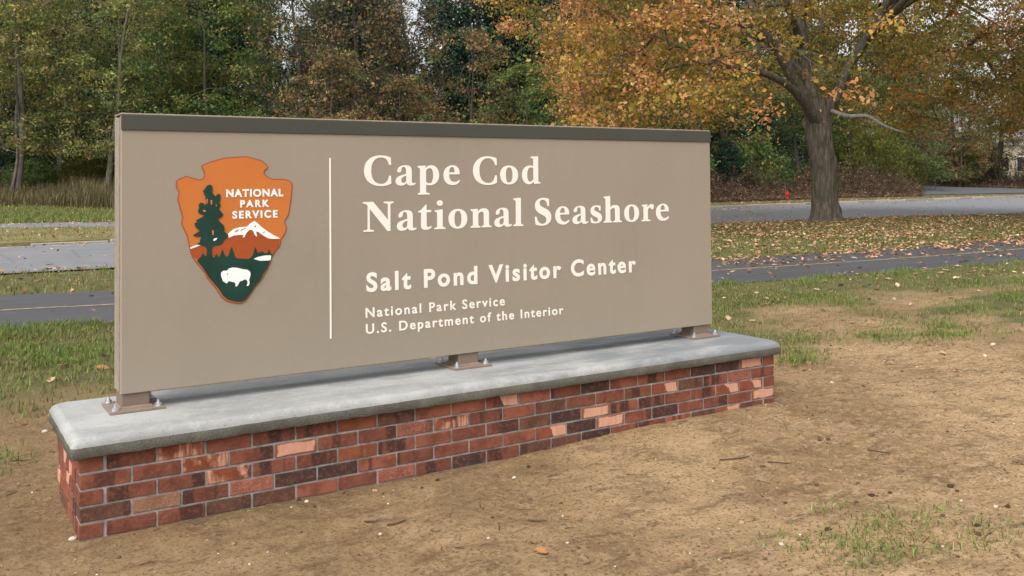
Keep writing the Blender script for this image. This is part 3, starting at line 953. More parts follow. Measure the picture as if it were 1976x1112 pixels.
tag(strip('road_edge_line', lambda x: ROAD_F(x) - .55, lambda x: ROAD_F(x) - .43, -60, 8, 120, 2, .010, M['wline']), kind='structure')
tag(strip('road_edge_line', lambda x: MED_N(np.minimum(x, 9)) - .50, lambda x: MED_N(np.minimum(x, 9)) - .38, -60, 9, 120, 2, .010, M['wline']), kind='structure')

# driveway climbing away on the far right
dr = [(69.5, 45.9), (71.5, 45.75), (86, 44.4), (112, 42.3)]
drn = interp(dr); drf = interp([(69.5, 47.0), (73, 52), (80, 58), (88, 62.5), (112, 66)])
tag(strip('driveway', drn, drf, 69.5, 112, 60, 24, .05, M['drive'], zf=lambda x, y: ground_z(x, y)), kind='structure')

# grass median between the two carriageways
mp = []
for i in range(len(MED)):
    a, b = MED[i], MED[(i + 1) % len(MED)]
    k = max(1, int(min(24, math.hypot(b[0] - a[0], b[1] - a[1]) / 2)))
    mp += [(a[0] + (b[0] - a[0]) * j / k, a[1] + (b[1] - a[1]) * j / k) for j in range(k)]
cxm = [(p[0] * .985 + .05, p[1] * .985 + .37) for p in mp]
vs = [(p[0], p[1], .0) for p in mp] + [(p[0], p[1], .09) for p in mp] + [(p[0] + .0, p[1] + (.35 if k < len(mp) // 2 else -.35), .13) for k, p in enumerate(mp)]
N = len(mp)
fs = [(i, (i + 1) % N, N + (i + 1) % N, N + i) for i in range(N)] + [(N + i, N + (i + 1) % N, 2 * N + (i + 1) % N, 2 * N + i) for i in range(N)] + [tuple(range(2 * N, 3 * N))]
t = NT('median_turf'); pw = t.pos()
n = t.noise(pw, .5, 5); f = t.noise(pw, 9, 4, .7)
col = t.mix(t.ramp(n, [(.38, 0.0), (.62, 1.0)]), (.125, .125, .045), (.235, .185, .090))
M['median'] = t.out(t.mix(t.ramp(f, [(.45, 0.0), (.7, .6)]), col, (.33, .22, .13)), .95, .1)
mb = MB(); mb.add(vs, fs)
tag(mb.build('grass_median', M['median']), kind='structure')

# granite kerb stones
t = NT('kerb_granite'); n = t.noise(t.coord(), 30, 3); oi = t.node('ShaderNodeObjectInfo')
col = t.mix(oi.outputs['Random'], (.30, .265, .225), (.48, .43, .38))
M['kerb'] = t.out(t.mix(t.ramp(n, [(.4, 0.0), (.7, .5)]), col, (.22, .20, .18)), .85)
kst = MB().bevbox(-.88, .88, -.075, .075, -.2, .13, .015).mesh('kerb_stone'); kst.materials.append(M['kerb'])


def kerb(fn, x0, x1, off, miss=.06, lift=0.0):
    root = empty('kerb', (x0, float(fn(x0)), 0)); root['kind'] = 'structure'
    x = x0
    while x < x1:
        y0, y1 = float(fn(x)), float(fn(x + .5)); a = math.atan2(y1 - y0, .5)
        if random.random() > miss:
            o = bpy.data.objects.new('kerb_stone', kst); COL.objects.link(o); o.parent = root
            o.location = (x - x0, y0 + off - float(fn(x0)), random.uniform(-.075, -.03) + lift); o.rotation_euler = (random.uniform(-.04, .04), 0, a + random.uniform(-.02, .02))
        x += 1.8 * math.cos(a)


kerb(ROAD_F, 18, 96, .12, .08, .055)
kerb(ROAD_F, -14, 17, .12, .35)
kerb(lambda x: MED_N(np.minimum(x, 11.5)) - .02, -10, 11.2, 0, .3)


# ------------------------------------------------------------------ trees
def unit(v):
    return v / np.maximum(np.linalg.norm(v, axis=-1, keepdims=True), 1e-9)


def prisms(A, B, ra, rb, sides=5):
    """open tapered tubes from A to B, vectorised"""
    d = unit(B - A); ref = np.where(np.abs(d[:, 2:3]) > .9, np.array([[1., 0, 0]]), np.array([[0, 0, 1.]]))
    u = unit(np.cross(d, ref)); w = np.cross(d, u)
    ang = 2 * np.pi * np.arange(sides) / sides
    c, s = np.cos(ang)[None, :, None], np.sin(ang)[None, :, None]
    R = u[:, None] * c + w[:, None] * s
    V = np.concatenate([A[:, None] + R * ra[:, None, None], B[:, None] + R * rb[:, None, None]], 1)
    n = len(A); b = (np.arange(n) * 2 * sides)[:, None]
    i = np.arange(sides)[None]; j = (i + 1) % sides
    F = np.stack([b + i, b + j, b + sides + j, b + sides + i], -1).reshape(-1, 4)
    return V.reshape(-1, 3), F


def tube(pts, rr, sides=12, rough=0.0, rng=None):
    """one continuous tapered limb through the points"""
    pts = np.array(pts, float); rr = np.array(rr, float)
    P2, R2 = [], []
    ext = np.concatenate([[2 * pts[0] - pts[1]], pts, [2 * pts[-1] - pts[-2]]])
    for i in range(len(pts) - 1):
        for k in range(6):
            t = k / 6; a, b, c, d = ext[i], ext[i + 1], ext[i + 2], ext[i + 3]
            P2.append(.5 * (2 * b + (c - a) * t + (2 * a - 5 * b + 4 * c - d) * t * t + (3 * b - a - 3 * c + d) * t ** 3)); R2.append(rr[i] * (1 - t) + rr[i + 1] * t)
    P2.append(pts[-1]); R2.append(rr[-1])
    P2 = np.array(P2); R2 = np.array(R2); n = len(P2)
    T = unit(np.gradient(P2, axis=0))
    u = np.cross(T, np.array([0.31, .95, .02])); u = unit(u); w = np.cross(T, u)
    ang = 2 * np.pi * np.arange(sides) / sides
    rad_ = R2[:, None] * (1 + (rough * (vnoise(ang[None] * 2.3 + 0 * R2[:, None], P2[:, 2:3] * 1.5 + 3, .6) - .5) * 2 if rough else 0))
    V = P2[:, None] + (u[:, None] * np.cos(ang)[None, :, None] + w[:, None] * np.sin(ang)[None, :, None]) * rad_[..., None]
    I = np.arange(n * sides).reshape(n, sides)
    F = np.stack([I[:-1], np.roll(I[:-1], -1, 1), np.roll(I[1:], -1, 1), I[1:]], -1).reshape(-1, 4)
    return V.reshape(-1, 3), F, P2, R2


def merge(parts):
    V, F, k = [], [], 0
    for v, f in parts:
        V.append(v); F.append(f + k); k += len(v)
    return np.concatenate(V), np.concatenate(F)


def grow(limbs, targets, rng, step=.8, rtip=.012, power=.46, sag=.10, wander=.12, up=.35):
    """join every target point to the nearest branch already grown; returns twig tubes and target order"""
    nodes, par, fixed = [], [], []
    for P2, R2 in limbs:
        for q, r in zip(P2[1::2], R2[1::2]):
            nodes.append(q); par.append(-1); fixed.append(r)
    n0 = len(nodes)
    N = np.zeros((n0 + len(targets) * 14, 3)); N[:n0] = nodes; cnt = n0
    par = par + [0] * (len(targets) * 14)
    d0 = np.array([np.min(np.linalg.norm(N[:n0] - t, axis=1)) for t in targets])
    for t in targets[np.argsort(d0)]:
        D = np.linalg.norm(N[:cnt] - t, axis=1) + up * np.clip(N[:cnt, 2] - t[2] + .3, 0, 9)
        D[:n0] *= 1.12
        k = int(np.argmin(D)); a = N[k]; L = np.linalg.norm(t - a); m = int(min(12, max(1, round(L / step))))
        prev = k; wv = rng.normal(0, wander, 3) * min(L, 3)
        for i in range(1, m + 1):
            s = i / m
            q = a * (1 - s) + t * s + wv * math.sin(math.pi * s); q = q + np.array([0, 0, sag * L * math.sin(math.pi * s)])
            if cnt >= len(N): break
            N[cnt] = q; par[cnt] = prev; prev = cnt; cnt += 1
    num = np.zeros(cnt); has = np.zeros(cnt, bool)
    for i in range(n0, cnt): has[par[i]] = True
    for i in range(cnt - 1, n0 - 1, -1):
        if not has[i]: num[i] += 1
        if par[i] >= 0: num[par[i]] += num[i]
    r = rtip * np.maximum(num, .6) ** power
    for i in range(n0): r[i] = min(r[i] * 1.1, fixed[i])
    idx = np.arange(n0, cnt); pa = np.array(par[:cnt])[idx]
    ra = np.minimum(r[pa], r[idx] * 1.8)
    return N[pa], N[idx], ra, r[idx]


def leaves(C, size, rng, cols, spread=(.5, .5, .25), per=40, aspect=.62, lift=.35, droop=0.0, colvar=.18, mixp=None):
    """rhombic leaf faces scattered round the cluster centres"""
    n = len(C) * per
    ci = np.repeat(np.arange(len(C)), per)
    q = C[ci] + rng.normal(0, 1, (n, 3)) * np.array(spread)
    q[:, 2] -= droop * np.abs(rng.normal(0, 1, n))
    d = unit(rng.normal(0, 1, (n, 3)) + np.array([0, 0, -droop * .8])); nn = unit(rng.normal(0, 1, (n, 3)) + np.array([0, 0, lift * 2]))
    w = unit(np.cross(nn, d)); nn = np.cross(d, w)
    L = size * np.clip(np.exp(rng.normal(-.03, .30, n)), .4, 1.7)[:, None]; Wd = L * aspect * rng.uniform(.7, 1.2, n)[:, None]
    V = np.stack([q - d * L * .5, q + w * Wd * .5 + nn * L * .10, q + d * L * .5, q - w * Wd * .5 + nn * L * .10], 1).reshape(-1, 3)
    F = np.arange(n * 4).reshape(-1, 4)
    cols = np.array(cols, float); mixp = np.ones(len(cols)) / len(cols) if mixp is None else np.array(mixp) / np.sum(mixp)
    base = rng.choice(len(cols), len(C), p=mixp)[ci]
    stray = rng.random(n) < .25
    base = np.where(stray, rng.choice(len(cols), n, p=mixp), base)
    tint = cols[base] * np.exp(rng.normal(0, colvar, (n, 1))) * np.exp(rng.normal(0, .06, (n, 3))) * np.exp(rng.normal(0, .22, len(C)))[ci][:, None]
    return V, F, np.clip(tint, .004, .8)


def crown_points(n, rng, rx, ry, z0, z1, shape='round', gap=.0, lean=(0, 0)):
    pts = []
    sd = rng.uniform(0, 90)
    while len(pts) < n:
        a = rng.uniform(0, 2 * math.pi); t = rng.uniform(0, 1)
        if shape == 'cone': prof = (1 - t) ** .75 * .95 + .06
        elif shape == 'column': prof = .55 + .45 * math.sin(math.pi * min(1, t * .9 + .1))
        elif shape == 'vase': prof = .35 + .75 * t ** .8 if t < .8 else 1.05 - 1.6 * (t - .8) ** 1.0
        else: prof = math.sqrt(max(0.0, 1 - (2 * t - 1) ** 2)) * .92 + .08
        rr = prof * math.sqrt(rng.uniform(.12, 1)) * (1 + .30 * (2 * vnoise(a * 1.3 + sd, t * 4, .7) - 1))
        p = np.array([rx * rr * math.cos(a) + lean[0] * t, ry * rr * math.sin(a) + lean[1] * t, z0 + t * (z1 - z0)])
        if gap and fbm(p[0] + sd, p[2] * 1.25 + p[1] * .6, 2.1, 2) < gap + .08: continue
        pts.append(p)
    return np.array(pts)


def make_tree(name, seed, stems, crown, leaf, barkmat, leafm='leaf', twig=dict(), extra_limbs=0, spread_top=1.0):
    """prototype: (trunk mesh, crown mesh)"""
    rng = np.random.default_rng(seed)
    limbs, parts = [], []
    for (pts, rr) in stems:
        v, f, P2, R2 = tube(pts, rr, 9, .12); parts.append((v, f)); limbs.append((P2, R2))
    C = crown_points(rng=rng, **crown)
    A, B, ra, rb = grow(limbs, C, rng, **twig)
    parts.append(prisms(A, B, ra, rb, 4))
    if extra_limbs:                     # fine bare twigs
        k = rng.choice(len(B), extra_limbs); e = B[k] + rng.normal(0, .55, (extra_limbs, 3)) + np.array([0, 0, .35])
        parts.append(prisms(B[k], e, np.full(extra_limbs, .012), np.full(extra_limbs, .004), 3))
    V, F = merge(parts)
    tm = np_mesh('trunk', V, F, True); tm.materials.append(M[barkmat])
    V, F, T = leaves(C, rng=rng, **leaf)
    keep = V.reshape(-1, 4, 3)[:, :, 2].min(1) > .05
    F2 = np.arange(keep.sum() * 4).reshape(-1, 4)
    cm = np_mesh('crown', V.reshape(-1, 4, 3)[keep].reshape(-1, 3), F2, False, T[keep]); cm.materials.append(M[leafm])
    return tm, cm


def stem(h, r, rng, lean=.6, base=(0, 0), n=6):
    p = np.zeros((n, 3)); t = np.linspace(0, 1, n)
    p[:, 2] = t * h - .25 * (t == 0)
    w = rng.normal(0, lean * .35, (n, 2)); w[0] = 0
    p[:, :2] = np.array(base) * (1 - t[:, None] * .1) + np.cumsum(w, 0) * .5 + t[:, None] * rng.normal(0, lean, 2)
    return p, r * (1 - .86 * t ** .9)


rs = np.random.default_rng(77)
YG = [(0.320, 0.323, 0.084), (0.225, 0.278, 0.076), (0.391, 0.329, 0.099), (0.130, 0.194, 0.063), (0.320, 0.225, 0.106)]
GR = [(0.110, 0.175, 0.050), (0.077, 0.130, 0.044), (0.194, 0.227, 0.059), (0.259, 0.227, 0.065)]
BR = [(.30, .180, .080), (.20, .140, .070), (.34, .255, .085), (.165, .185, .060), (.36, .215, .110), (.11, .145, .050)]
EV = [(0.022, 0.054, 0.030), (0.030, 0.070, 0.035), (0.016, 0.041, 0.027), (0.047, 0.084, 0.035)]
OL = [(0.287, 0.245, 0.064), (0.216, 0.216, 0.064), (0.374, 0.252, 0.079), (0.159, 0.187, 0.057)]
PROTO = {}
PROTO['locust'] = make_tree('locust', 1, [stem(15.5, .25, rs, .9), stem(13, .13, rs, 1.5, (.5, .2)), stem(12, .11, rs, 1.3, (-.5, .1))],
    dict(n=420, rx=3.4, ry=3.2, z0=3.0, z1=17.0, shape='column', gap=.36), dict(size=.20, cols=YG, spread=(.34, .34, .16), per=34, aspect=.42, droop=.12), 'grey_bark', twig=dict(step=.9, rtip=.012), extra_limbs=500)
PROTO['locust2'] = make_tree('locust', 2, [stem(15, .23, rs, 1.2), stem(14, .18, rs, 1.6, (.7, -.2))],
    dict(n=420, rx=3.7, ry=3.2, z0=2.8, z1=16.5, shape='column', gap=.36), dict(size=.20, cols=YG, spread=(.34, .34, .16), per=34, aspect=.42, droop=.12, mixp=(2, 3, 1, 3, 1)), 'grey_bark', twig=dict(step=.9, rtip=.012), extra_limbs=500)
PROTO['green'] = make_tree('green', 3, [stem(12, .22, rs, .6)],
    dict(n=420, rx=4.2, ry=4.0, z0=1.6, z1=14.0, shape='round', gap=.34), dict(size=.21, cols=GR, spread=(.36, .36, .17), per=42, aspect=.55, mixp=(3, 2, 2, 1)), 'dark_bark', twig=dict(step=.9, rtip=.011))
PROTO['bare'] = make_tree('bare', 4, [stem(14, .24, rs, .5), stem(11, .13, rs, 1.6, (.2, 0)), stem(11, .12, rs, 1.8, (-.2, .1))],
    dict(n=420, rx=4.6, ry=4.2, z0=1.8, z1=16.0, shape='vase', gap=.30), dict(size=.19, cols=BR, spread=(.32, .32, .18), per=11, aspect=.6), 'dark_bark', twig=dict(step=.8, rtip=.013, wander=.06, sag=.03), extra_limbs=2600)
PROTO['brown'] = make_tree('brown', 5, [stem(10, .18, rs, .6), stem(8, .10, rs, 1.4, (.3, 0))],
    dict(n=320, rx=4.2, ry=3.8, z0=1.0, z1=11.0, shape='round', gap=.36), dict(size=.20, cols=BR, spread=(.34, .34, .16), per=26, aspect=.6), 'dark_bark', twig=dict(step=.9, rtip=.012), extra_limbs=600)
PROTO['cedar'] = make_tree('cedar', 6, [stem(15, .24, rs, .2)],
    dict(n=420, rx=3.2, ry=3.2, z0=.6, z1=15.5, shape='cone', gap=.20), dict(size=.24, cols=EV, spread=(.40, .40, .28), per=44, aspect=.45, droop=.05), 'dark_bark', 'needle', twig=dict(step=1.2, rtip=.008))
PROTO['olive'] = make_tree('olive', 7, [stem(13, .24, rs, .7), stem(10, .14, rs, 1.6, (.3, .1))],
    dict(n=340, rx=4.4, ry=4.0, z0=2.2, z1=15.5, shape='round', gap=.38), dict(size=.21, cols=OL, spread=(.36, .36, .18), per=36, aspect=.55), 'dark_bark', twig=dict(step=.9, rtip=.012), extra_limbs=500)
PROTO['pine'] = make_tree('pine', 8, [stem(10, .18, rs, .3)],
    dict(n=260, rx=2.6, ry=2.6, z0=.8, z1=11, shape='cone', gap=.34), dict(size=.26, cols=[(.085, .125, .035), (.125, .150, .045), (.060, .095, .030)], spread=(.36, .36, .18), per=40, aspect=.20, lift=.1), 'dark_bark', 'needle', twig=dict(step=1.0, rtip=.010))
PROTO['shrub'] = make_tree('shrub', 9, [stem(2.6, .06, rs, .6), stem(2.4, .05, rs, .9, (.3, .1)), stem(2.2, .05, rs, .9, (-.3, 0))],
    dict(n=170, rx=2.3, ry=2.0, z0=.25, z1=3.6, shape='round', gap=.22), dict(size=.19, cols=GR, spread=(.30, .30, .18), per=44, aspect=.55, mixp=(2, 2, 2, 1)), 'dark_bark', twig=dict(step=.6, rtip=.008))
PROTO['gold_shrub'] = make_tree('shrub', 10, [stem(3.0, .06, rs, .6), stem(2.6, .05, rs, .9, (.3, .1))],
    dict(n=190, rx=2.2, ry=2.0, z0=.3, z1=4.2, shape='round', gap=.25), dict(size=.17, cols=[(.150, .160, .030), (.105, .135, .030), (.20, .16, .035)], spread=(.30, .30, .2), per=44, aspect=.4), 'dark_bark', twig=dict(step=.6, rtip=.008))


def plant(kind, name, x, y, s, sz, rz, label, cat='tree', group=None, sink=.15):
    tm, cm = PROTO[kind]
    root = empty(name, (x, y, float(ground_z(x, y)) - sink), rz); root.scale = (s, s, sz)
    tag(root, label, cat, group)
    o = bpy.data.objects.new('trunk', tm); COL.objects.link(o); o.parent = root
    o = bpy.data.objects.new('crown', cm); COL.objects.link(o); o.parent = root
    return root


# front row of the woods, left to right
G1 = 'trees along the edge of the woods'
ROW = [
 ('locust', 'slender_tree', -60, 60, 1.05, 'yellow-green slender tree cut off by the left edge of the picture'),
 ('locust', 'slender_tree', 30, 57, 1.0, 'tall yellow-green slender tree nearest the left edge'),
 ('locust2', 'slender_tree', 115, 62, 1.05, 'yellow-green tree with bare grey stems, second from the left'),
 ('locust2', 'slender_tree', 205, 58, .98, 'pale stemmed yellow-green tree just left of the sign'),
 ('locust', 'slender_tree', 290, 63, 1.05, 'thin yellow-green tree rising behind the left end of the sign'),
 ('green', 'leafy_tree', 400, 60, 1.0, 'full green tree above the arrowhead emblem'),
 ('green', 'leafy_tree', 490, 68, 1.15, 'green tree right of the one above the emblem'),
 ('bare', 'half_bare_tree', 590, 60, 1.05, 'half bare tree with grey branches left of the sign centre'),
 ('bare', 'half_bare_tree', 690, 58, 1.08, 'half bare tree with dark trunk above the first serif word'),
 ('bare', 'half_bare_tree', 800, 62, 1.05, 'half bare tree with spread branches above the sign centre'),
 ('brown', 'russet_tree', 640, 54, .80, 'low russet tree along the top edge of the sign, left of centre'),
 ('brown', 'russet_tree', 770, 55, .74, 'low russet tree along the top edge of the sign, at its centre'),
 ('brown', 'russet_tree', 900, 58, .95, 'russet tree left of the orange oak crown'),
 ('green', 'leafy_tree', 1020, 56, .62, 'small dark green tree with forked trunk under the orange boughs'),
 ('green', 'leafy_tree', 1130, 66, 1.1, 'green tree behind the hanging orange boughs'),
 ('olive', 'olive_tree', 1260, 70, 1.2, 'olive green tree behind the right half of the sign'),
 ('olive', 'olive_tree', 1400, 76, 1.3, 'olive green tree behind the oak, left of its trunk'),
 ('pine', 'young_pine', 1545, 80, 1.2, 'young pine just behind the oak trunk'),
 ('pine', 'young_pine', 1760, 92, 1.35, 'soft green pine right of the oak trunk'),
 ('olive', 'olive_tree', 1850, 104, 1.15, 'thin olive tree above the driveway'),
 ('green', 'leafy_tree', 1640, 96, 1.35, 'green tree glimpsed right of the oak trunk, below the fork'),
 ('olive', 'olive_tree', 1700, 104, 1.45, 'gold-green tree beyond the pale dead limb'),
 ('locust', 'slender_tree', 1790, 112, 1.3, 'yellow-green tree behind the street sign'),
 ('green', 'leafy_tree', 1872, 116, 1.2, 'green tree in front of the cream house'),
 ('brown', 'russet_tree', 1850, 100, .8, 'russet tree left of the cream house gable'),
 ('bare', 'half_bare_tree', 1930, 106, 1.15, 'half bare dark tree near the right edge'),
 ('bare', 'half_bare_tree', 2030, 98, 1.25, 'half bare tree cut off by the right edge of the picture'),
]
for i, (k, nm, px, dp, s, lb) in enumerate(ROW):
    x, y = P(px, dp)
    plant(k, nm, x, y, s, s * random.uniform(.97, 1.08), random.uniform(0, 6.28), lb, 'tree', G1)

# second row: dark evergreens that close the woods
BACK = [(-70, 74, 1.1), (20, 72, 1.0), (95, 76, 1.15), (180, 73, 1.05), (255, 77, 1.2), (330, 72, 1.1), (405, 79, 1.25), (480, 76, 1.1), (585, 90, .85), (640, 75, .98), (715, 78, 1.1),
        (770, 84, .9), (860, 76, 1.05), (930, 74, 1.15), (1000, 78, 1.2), (1080, 76, 1.15), (1160, 80, 1.2), (1240, 84, 1.2), (1330, 90, 1.1), (1420, 94, 1.15), (1520, 98, 1.0), (1610, 112, 1.0), (-10, 88, 1.3), (140, 90, 1.35), (220, 92, 1.3), (370, 92, 1.4), (690, 92, 1.2), (970, 94, 1.3), (1120, 96, 1.35), (1690, 124, 1.3), (1760, 128, 1.1), (1990, 136, 1.2), (1560, 118, 1.3), (1460, 112, 1.3), (1360, 108, 1.3)]
for px, dp, s in BACK:
    x, y = P(px, dp)
    plant('cedar', 'evergreen_tree', x, y, s * 1.25, s * 1.12, random.uniform(0, 6.28), 'dark evergreen standing deep in the woods behind the front trees', 'tree', 'evergreens deep in the woods')

# shrubs at the foot of the woods
SHR = [('shrub', 60, 60, .7, 'green shrub at the woods edge by the left border'), ('gold_shrub', 160, 61, .75, 'yellow-green shrub at the woods edge left of the sign'),
       ('shrub', 330, 57, 1.2, 'green shrub behind the upper left end of the sign'), ('shrub', 450, 58, 1.2, 'green shrub behind the sign above the emblem'),
       ('shrub', 1190, 60, 1.3, 'green shrub above the top right part of the sign'), ('shrub', 1290, 61, 1.3, 'green shrub above the right end of the sign'),
       ('shrub', 1455, 74, 1.15, 'bright green shrub between the sign and the oak trunk'), ('gold_shrub', 1690, 86, 1.25, 'yellow-green shrub just right of the oak trunk'),
       ('gold_shrub', 1748, 90, 1.0, 'smaller yellow-green shrub at the corner of the driveway'), ('shrub', 1835, 104, 1.2, 'dark green shrub under the street sign'), ('shrub', 1895, 108, 1.0, 'green shrub beyond the driveway')]
for k, px, dp, s, lb in SHR:
    x, y = P(px, dp)
    plant(k, 'shrub', x, y, s, s * random.uniform(.9, 1.1), random.uniform(0, 6.28), lb, 'shrub', 'shrubs at the foot of the woods')
x, y = P(1402, 72)
plant('cedar', 'evergreen_shrub', x, y, .62, .30, 1.0, 'dark evergreen bush right beside the right edge of the sign', 'shrub')

# ------------------------------------------------------------------ the big oak on the verge
DEPTH_OAK = 32.04
Hr = np.array([math.cos(YAW), -math.sin(YAW), 0]); Hf = np.array([math.sin(YAW), math.cos(YAW), 0])
oak = empty('oak_tree', (OAK[0], OAK[1], -.05))
tag(oak, 'large oak with orange and gold autumn leaves and thick grey trunk on the verge', 'tree')


def ok(r, u, f): return Hr * r + Hf * f + np.array([0, 0, u])


rng = np.random.default_rng(21)
limb_def = [
 # trunk
 ([ok(0, -.2, 0), ok(0, .25, 0), ok(-.02, .9, 0), ok(-.05, 1.9, 0), ok(-.12, 2.7, 0), ok(-.22, 3.7, 0), ok(-.30, 4.5, .05)], [.70, .58, .51, .49, .53, .47, .42]),
 # left leader
 ([ok(-.28, 3.6, -.1), ok(-.75, 4.5, -.3), ok(-1.25, 5.2, -.6), ok(-1.68, 5.9, -.8), ok(-2.15, 6.4, -1.1), ok(-3.0, 6.8, -1.5), ok(-3.9, 7.0, -2.0), ok(-5.2, 7.4, -2.6), ok(-7.4, 7.6, -3.3), ok(-9.6, 7.2, -4.0)], [.30, .30, .27, .25, .21, .17, .15, .12, .08, .03]),
 # short low left fork
 ([ok(-.3, 3.7, -.2), ok(-1.1, 4.5, -.9), ok(-2.0, 4.95, -1.8), ok(-3.4, 5.2, -3.0), ok(-5.4, 5.2, -4.6), ok(-7.2, 4.6, -5.6)], [.26, .23, .17, .12, .08, .03]),
 # centre leaders
 ([ok(-.3, 4.2, .1), ok(-.55, 5.7, .2), ok(-.65, 6.7, .2), ok(-.7, 8.0, .3), ok(-.6, 10.0, .2), ok(-.2, 12.5, .4), ok(.2, 14.5, .3)], [.36, .30, .27, .25, .19, .11, .03]),
 ([ok(-.55, 5.2, .1), ok(-1.1, 6.0, .3), ok(-1.6, 6.9, .8), ok(-2.3, 8.5, 1.6), ok(-3.2, 10.6, 2.6), ok(-4.2, 12.4, 3.2)], [.22, .20, .18, .15, .10, .03]),
 # right leader
 ([ok(-.05, 3.9, 0), ok(.42, 4.65, -.1), ok(.85, 5.65, -.2), ok(1.33, 6.4, -.3), ok(1.8, 7.3, -.5), ok(2.5, 8.8, -.6), ok(3.6, 10.6, -.9), ok(4.6, 12.2, -1.0)], [.29, .27, .23, .22, .20, .16, .10, .03]),
 # outer boughs
 ([ok(1.5, 6.8, -.4), ok(3.2, 8.0, -1.2), ok(5.4, 8.4, -2.2), ok(7.6, 7.6, -3.0), ok(9.2, 6.2, -3.6)], [.16, .13, .10, .07, .03]),
 ([ok(1.9, 7.6, -.4), ok(3.6, 8.4, 1.4), ok(6.0, 8.6, 3.4), ok(8.6, 7.6, 4.6)], [.15, .12, .09, .03]),
 ([ok(-.6, 7.4, .3), ok(-.8, 8.6, -2.2), ok(-.6, 9.0, -4.8), ok(-1.2, 8.4, -7.4), ok(-1.6, 7.4, -9.4)], [.15, .13, .10, .07, .03]),
 ([ok(-.6, 7.0, .3), ok(-.2, 8.2, 2.6), ok(-.6, 8.6, 5.6), ok(-.2, 7.8, 8.6)], [.15, .12, .09, .03]),
 ([ok(-2.2, 6.4, -1.1), ok(-4.0, 7.4, .8), ok(-6.4, 7.8, 2.6), ok(-8.8, 7.2, 4.2)], [.14, .11, .08, .03]),
 ([ok(-.62, 6.3, .2), ok(-2.4, 8.4, -2.4), ok(-4.8, 9.6, -5.0), ok(-7.4, 9.6, -7.0)], [.14, .12, .09, .03]),
 ([ok(1.4, 6.5, -.4), ok(2.6, 8.2, -3.0), ok(4.2, 9.0, -6.0), ok(5.4, 8.6, -8.4)], [.13, .11, .08, .03]),
]
parts, limbs = [], []
for k, (pts, rr) in enumerate(limb_def):
    pts = [q - np.array([0, 0, .25 if (k or i > 3) else 0]) for i, q in enumerate(pts)]
    v, f, P2, R2 = tube(pts, np.array(rr) * (.84 if k == 0 else .70 if k < 6 else .9), 44 if k == 0 else 14, .16 if k == 0 else .12)
    if k == 0:                               # root flare
        a = np.arctan2(v[:, 1], v[:, 0]); low = np.exp(-np.clip(v[:, 2] + .1, 0, 9) / .22)
        v[:, :2] *= (1 + low * (.05 + .09 * np.sin(a * 5 + 1)))[:, None]
        g = (np.abs(np.sin(a * 7 + v[:, 2] * .7 + 1.5 * np.sin(v[:, 2] * 2.1))) - .6) * .045 + (vnoise(a * 6, v[:, 2] * 2.2, .8) - .5) * .06
        v[:, :2] *= (1 + g)[:, None]
    parts.append((v, f)); limbs.append((P2, R2))
V, F = merge(parts)
link('trunk', np_mesh('trunk', V, F, True), oak, None, None, M['oak_bark'])
v, f, _, _ = tube([ok(.15, 3.85, -.1), ok(.62, 3.62, -.5), ok(1.2, 3.60, -.7), ok(1.62, 3.30, -.9), ok(2.0, 3.12, -1.0), ok(2.35, 3.02, -1.0)], [.085, .08, .07, .055, .04, .02], 8, .15)
o = link('dead_limb', np_mesh('dead_limb', v, f, True), oak, None, None, M['dead_bark']); o['label'] = 'pale leafless dead limb reaching right from the trunk'
# crown: an umbrella of drooping sprays
T = []
while len(T) < 2300:
    a = rng.uniform(0, 2 * math.pi); rho = 11.8 * math.sqrt(rng.uniform(.02, 1)) * (1 + .10 * math.sin(3 * a + 1) + .06 * math.sin(7 * a))
    ca, sa = math.cos(a), math.sin(a)
    r_, f_ = rho * ca, rho * sa
    ratio = min(1, rho / 12.2)
    top = 15.6 - 6.4 * ratio ** 2.2
    bot = 6.6 - 2.6 * ratio - 1.2 * max(0, -sa) * ratio - .9 * max(0, -ca) * ratio - 1.6 * max(0, ca - .3) * ratio + 1.2 * (vnoise(r_ + 50, f_ + 50, 2.2) - .5) * 2
    t = rng.uniform(0, 1) ** 1.25
    z = bot + (top - bot) * t
    p = ok(r_, z, f_)
    if vnoise(r_ + 9, z + f_ * .5, 1.9) < .33: continue
    if -5.0 < r_ < 2.6 and 2.0 < z < 8.6 and f_ < -.2 and rng.random() < .76: continue
    if 3.2 < r_ < 5.2 and 4.6 < z < 8.5 and rng.random() < .6: continue       # thin spot where the sky shows
    if abs(r_ + .2) < 1.5 and z < 6.2 and f_ < 1.5: continue          # keep the fork open to view
    if .2 < r_ < 3.6 and z < 5.4 and f_ < 3: continue
    if r_ < -9.0 and z < 4.4 + .55 * (-9.0 - r_) + .25 * (f_ + 4): continue
    T.append(p)
T = np.array(T)
A, B, ra, rb = grow(limbs, T, rng, step=.75, rtip=.011, power=.47, sag=.07, wander=.09)
V, F = prisms(A, B, ra, rb, 5)
k = rng.choice(len(B), 2400); e = B[k] + rng.normal(0, .35, (2400, 3))
V2, F2 = prisms(B[k], e, np.full(2400, .008), np.full(2400, .003), 3)
V, F = merge([(V, F), (V2, F2)])
link('branches', np_mesh('branches', V, F, True), oak, None, None, M['oak_bark'])
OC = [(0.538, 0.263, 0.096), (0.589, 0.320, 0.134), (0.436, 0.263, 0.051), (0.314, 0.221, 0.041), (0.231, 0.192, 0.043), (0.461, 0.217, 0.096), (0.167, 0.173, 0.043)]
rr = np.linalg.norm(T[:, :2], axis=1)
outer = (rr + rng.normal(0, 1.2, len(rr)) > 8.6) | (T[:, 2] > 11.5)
V1, F1, T1 = leaves(T[outer], .118, rng, OC, (.33, .33, .15), 92, .66, .45, .14, .20, (3.4, 3, 3, 2.6, 1.4, 2, .8))
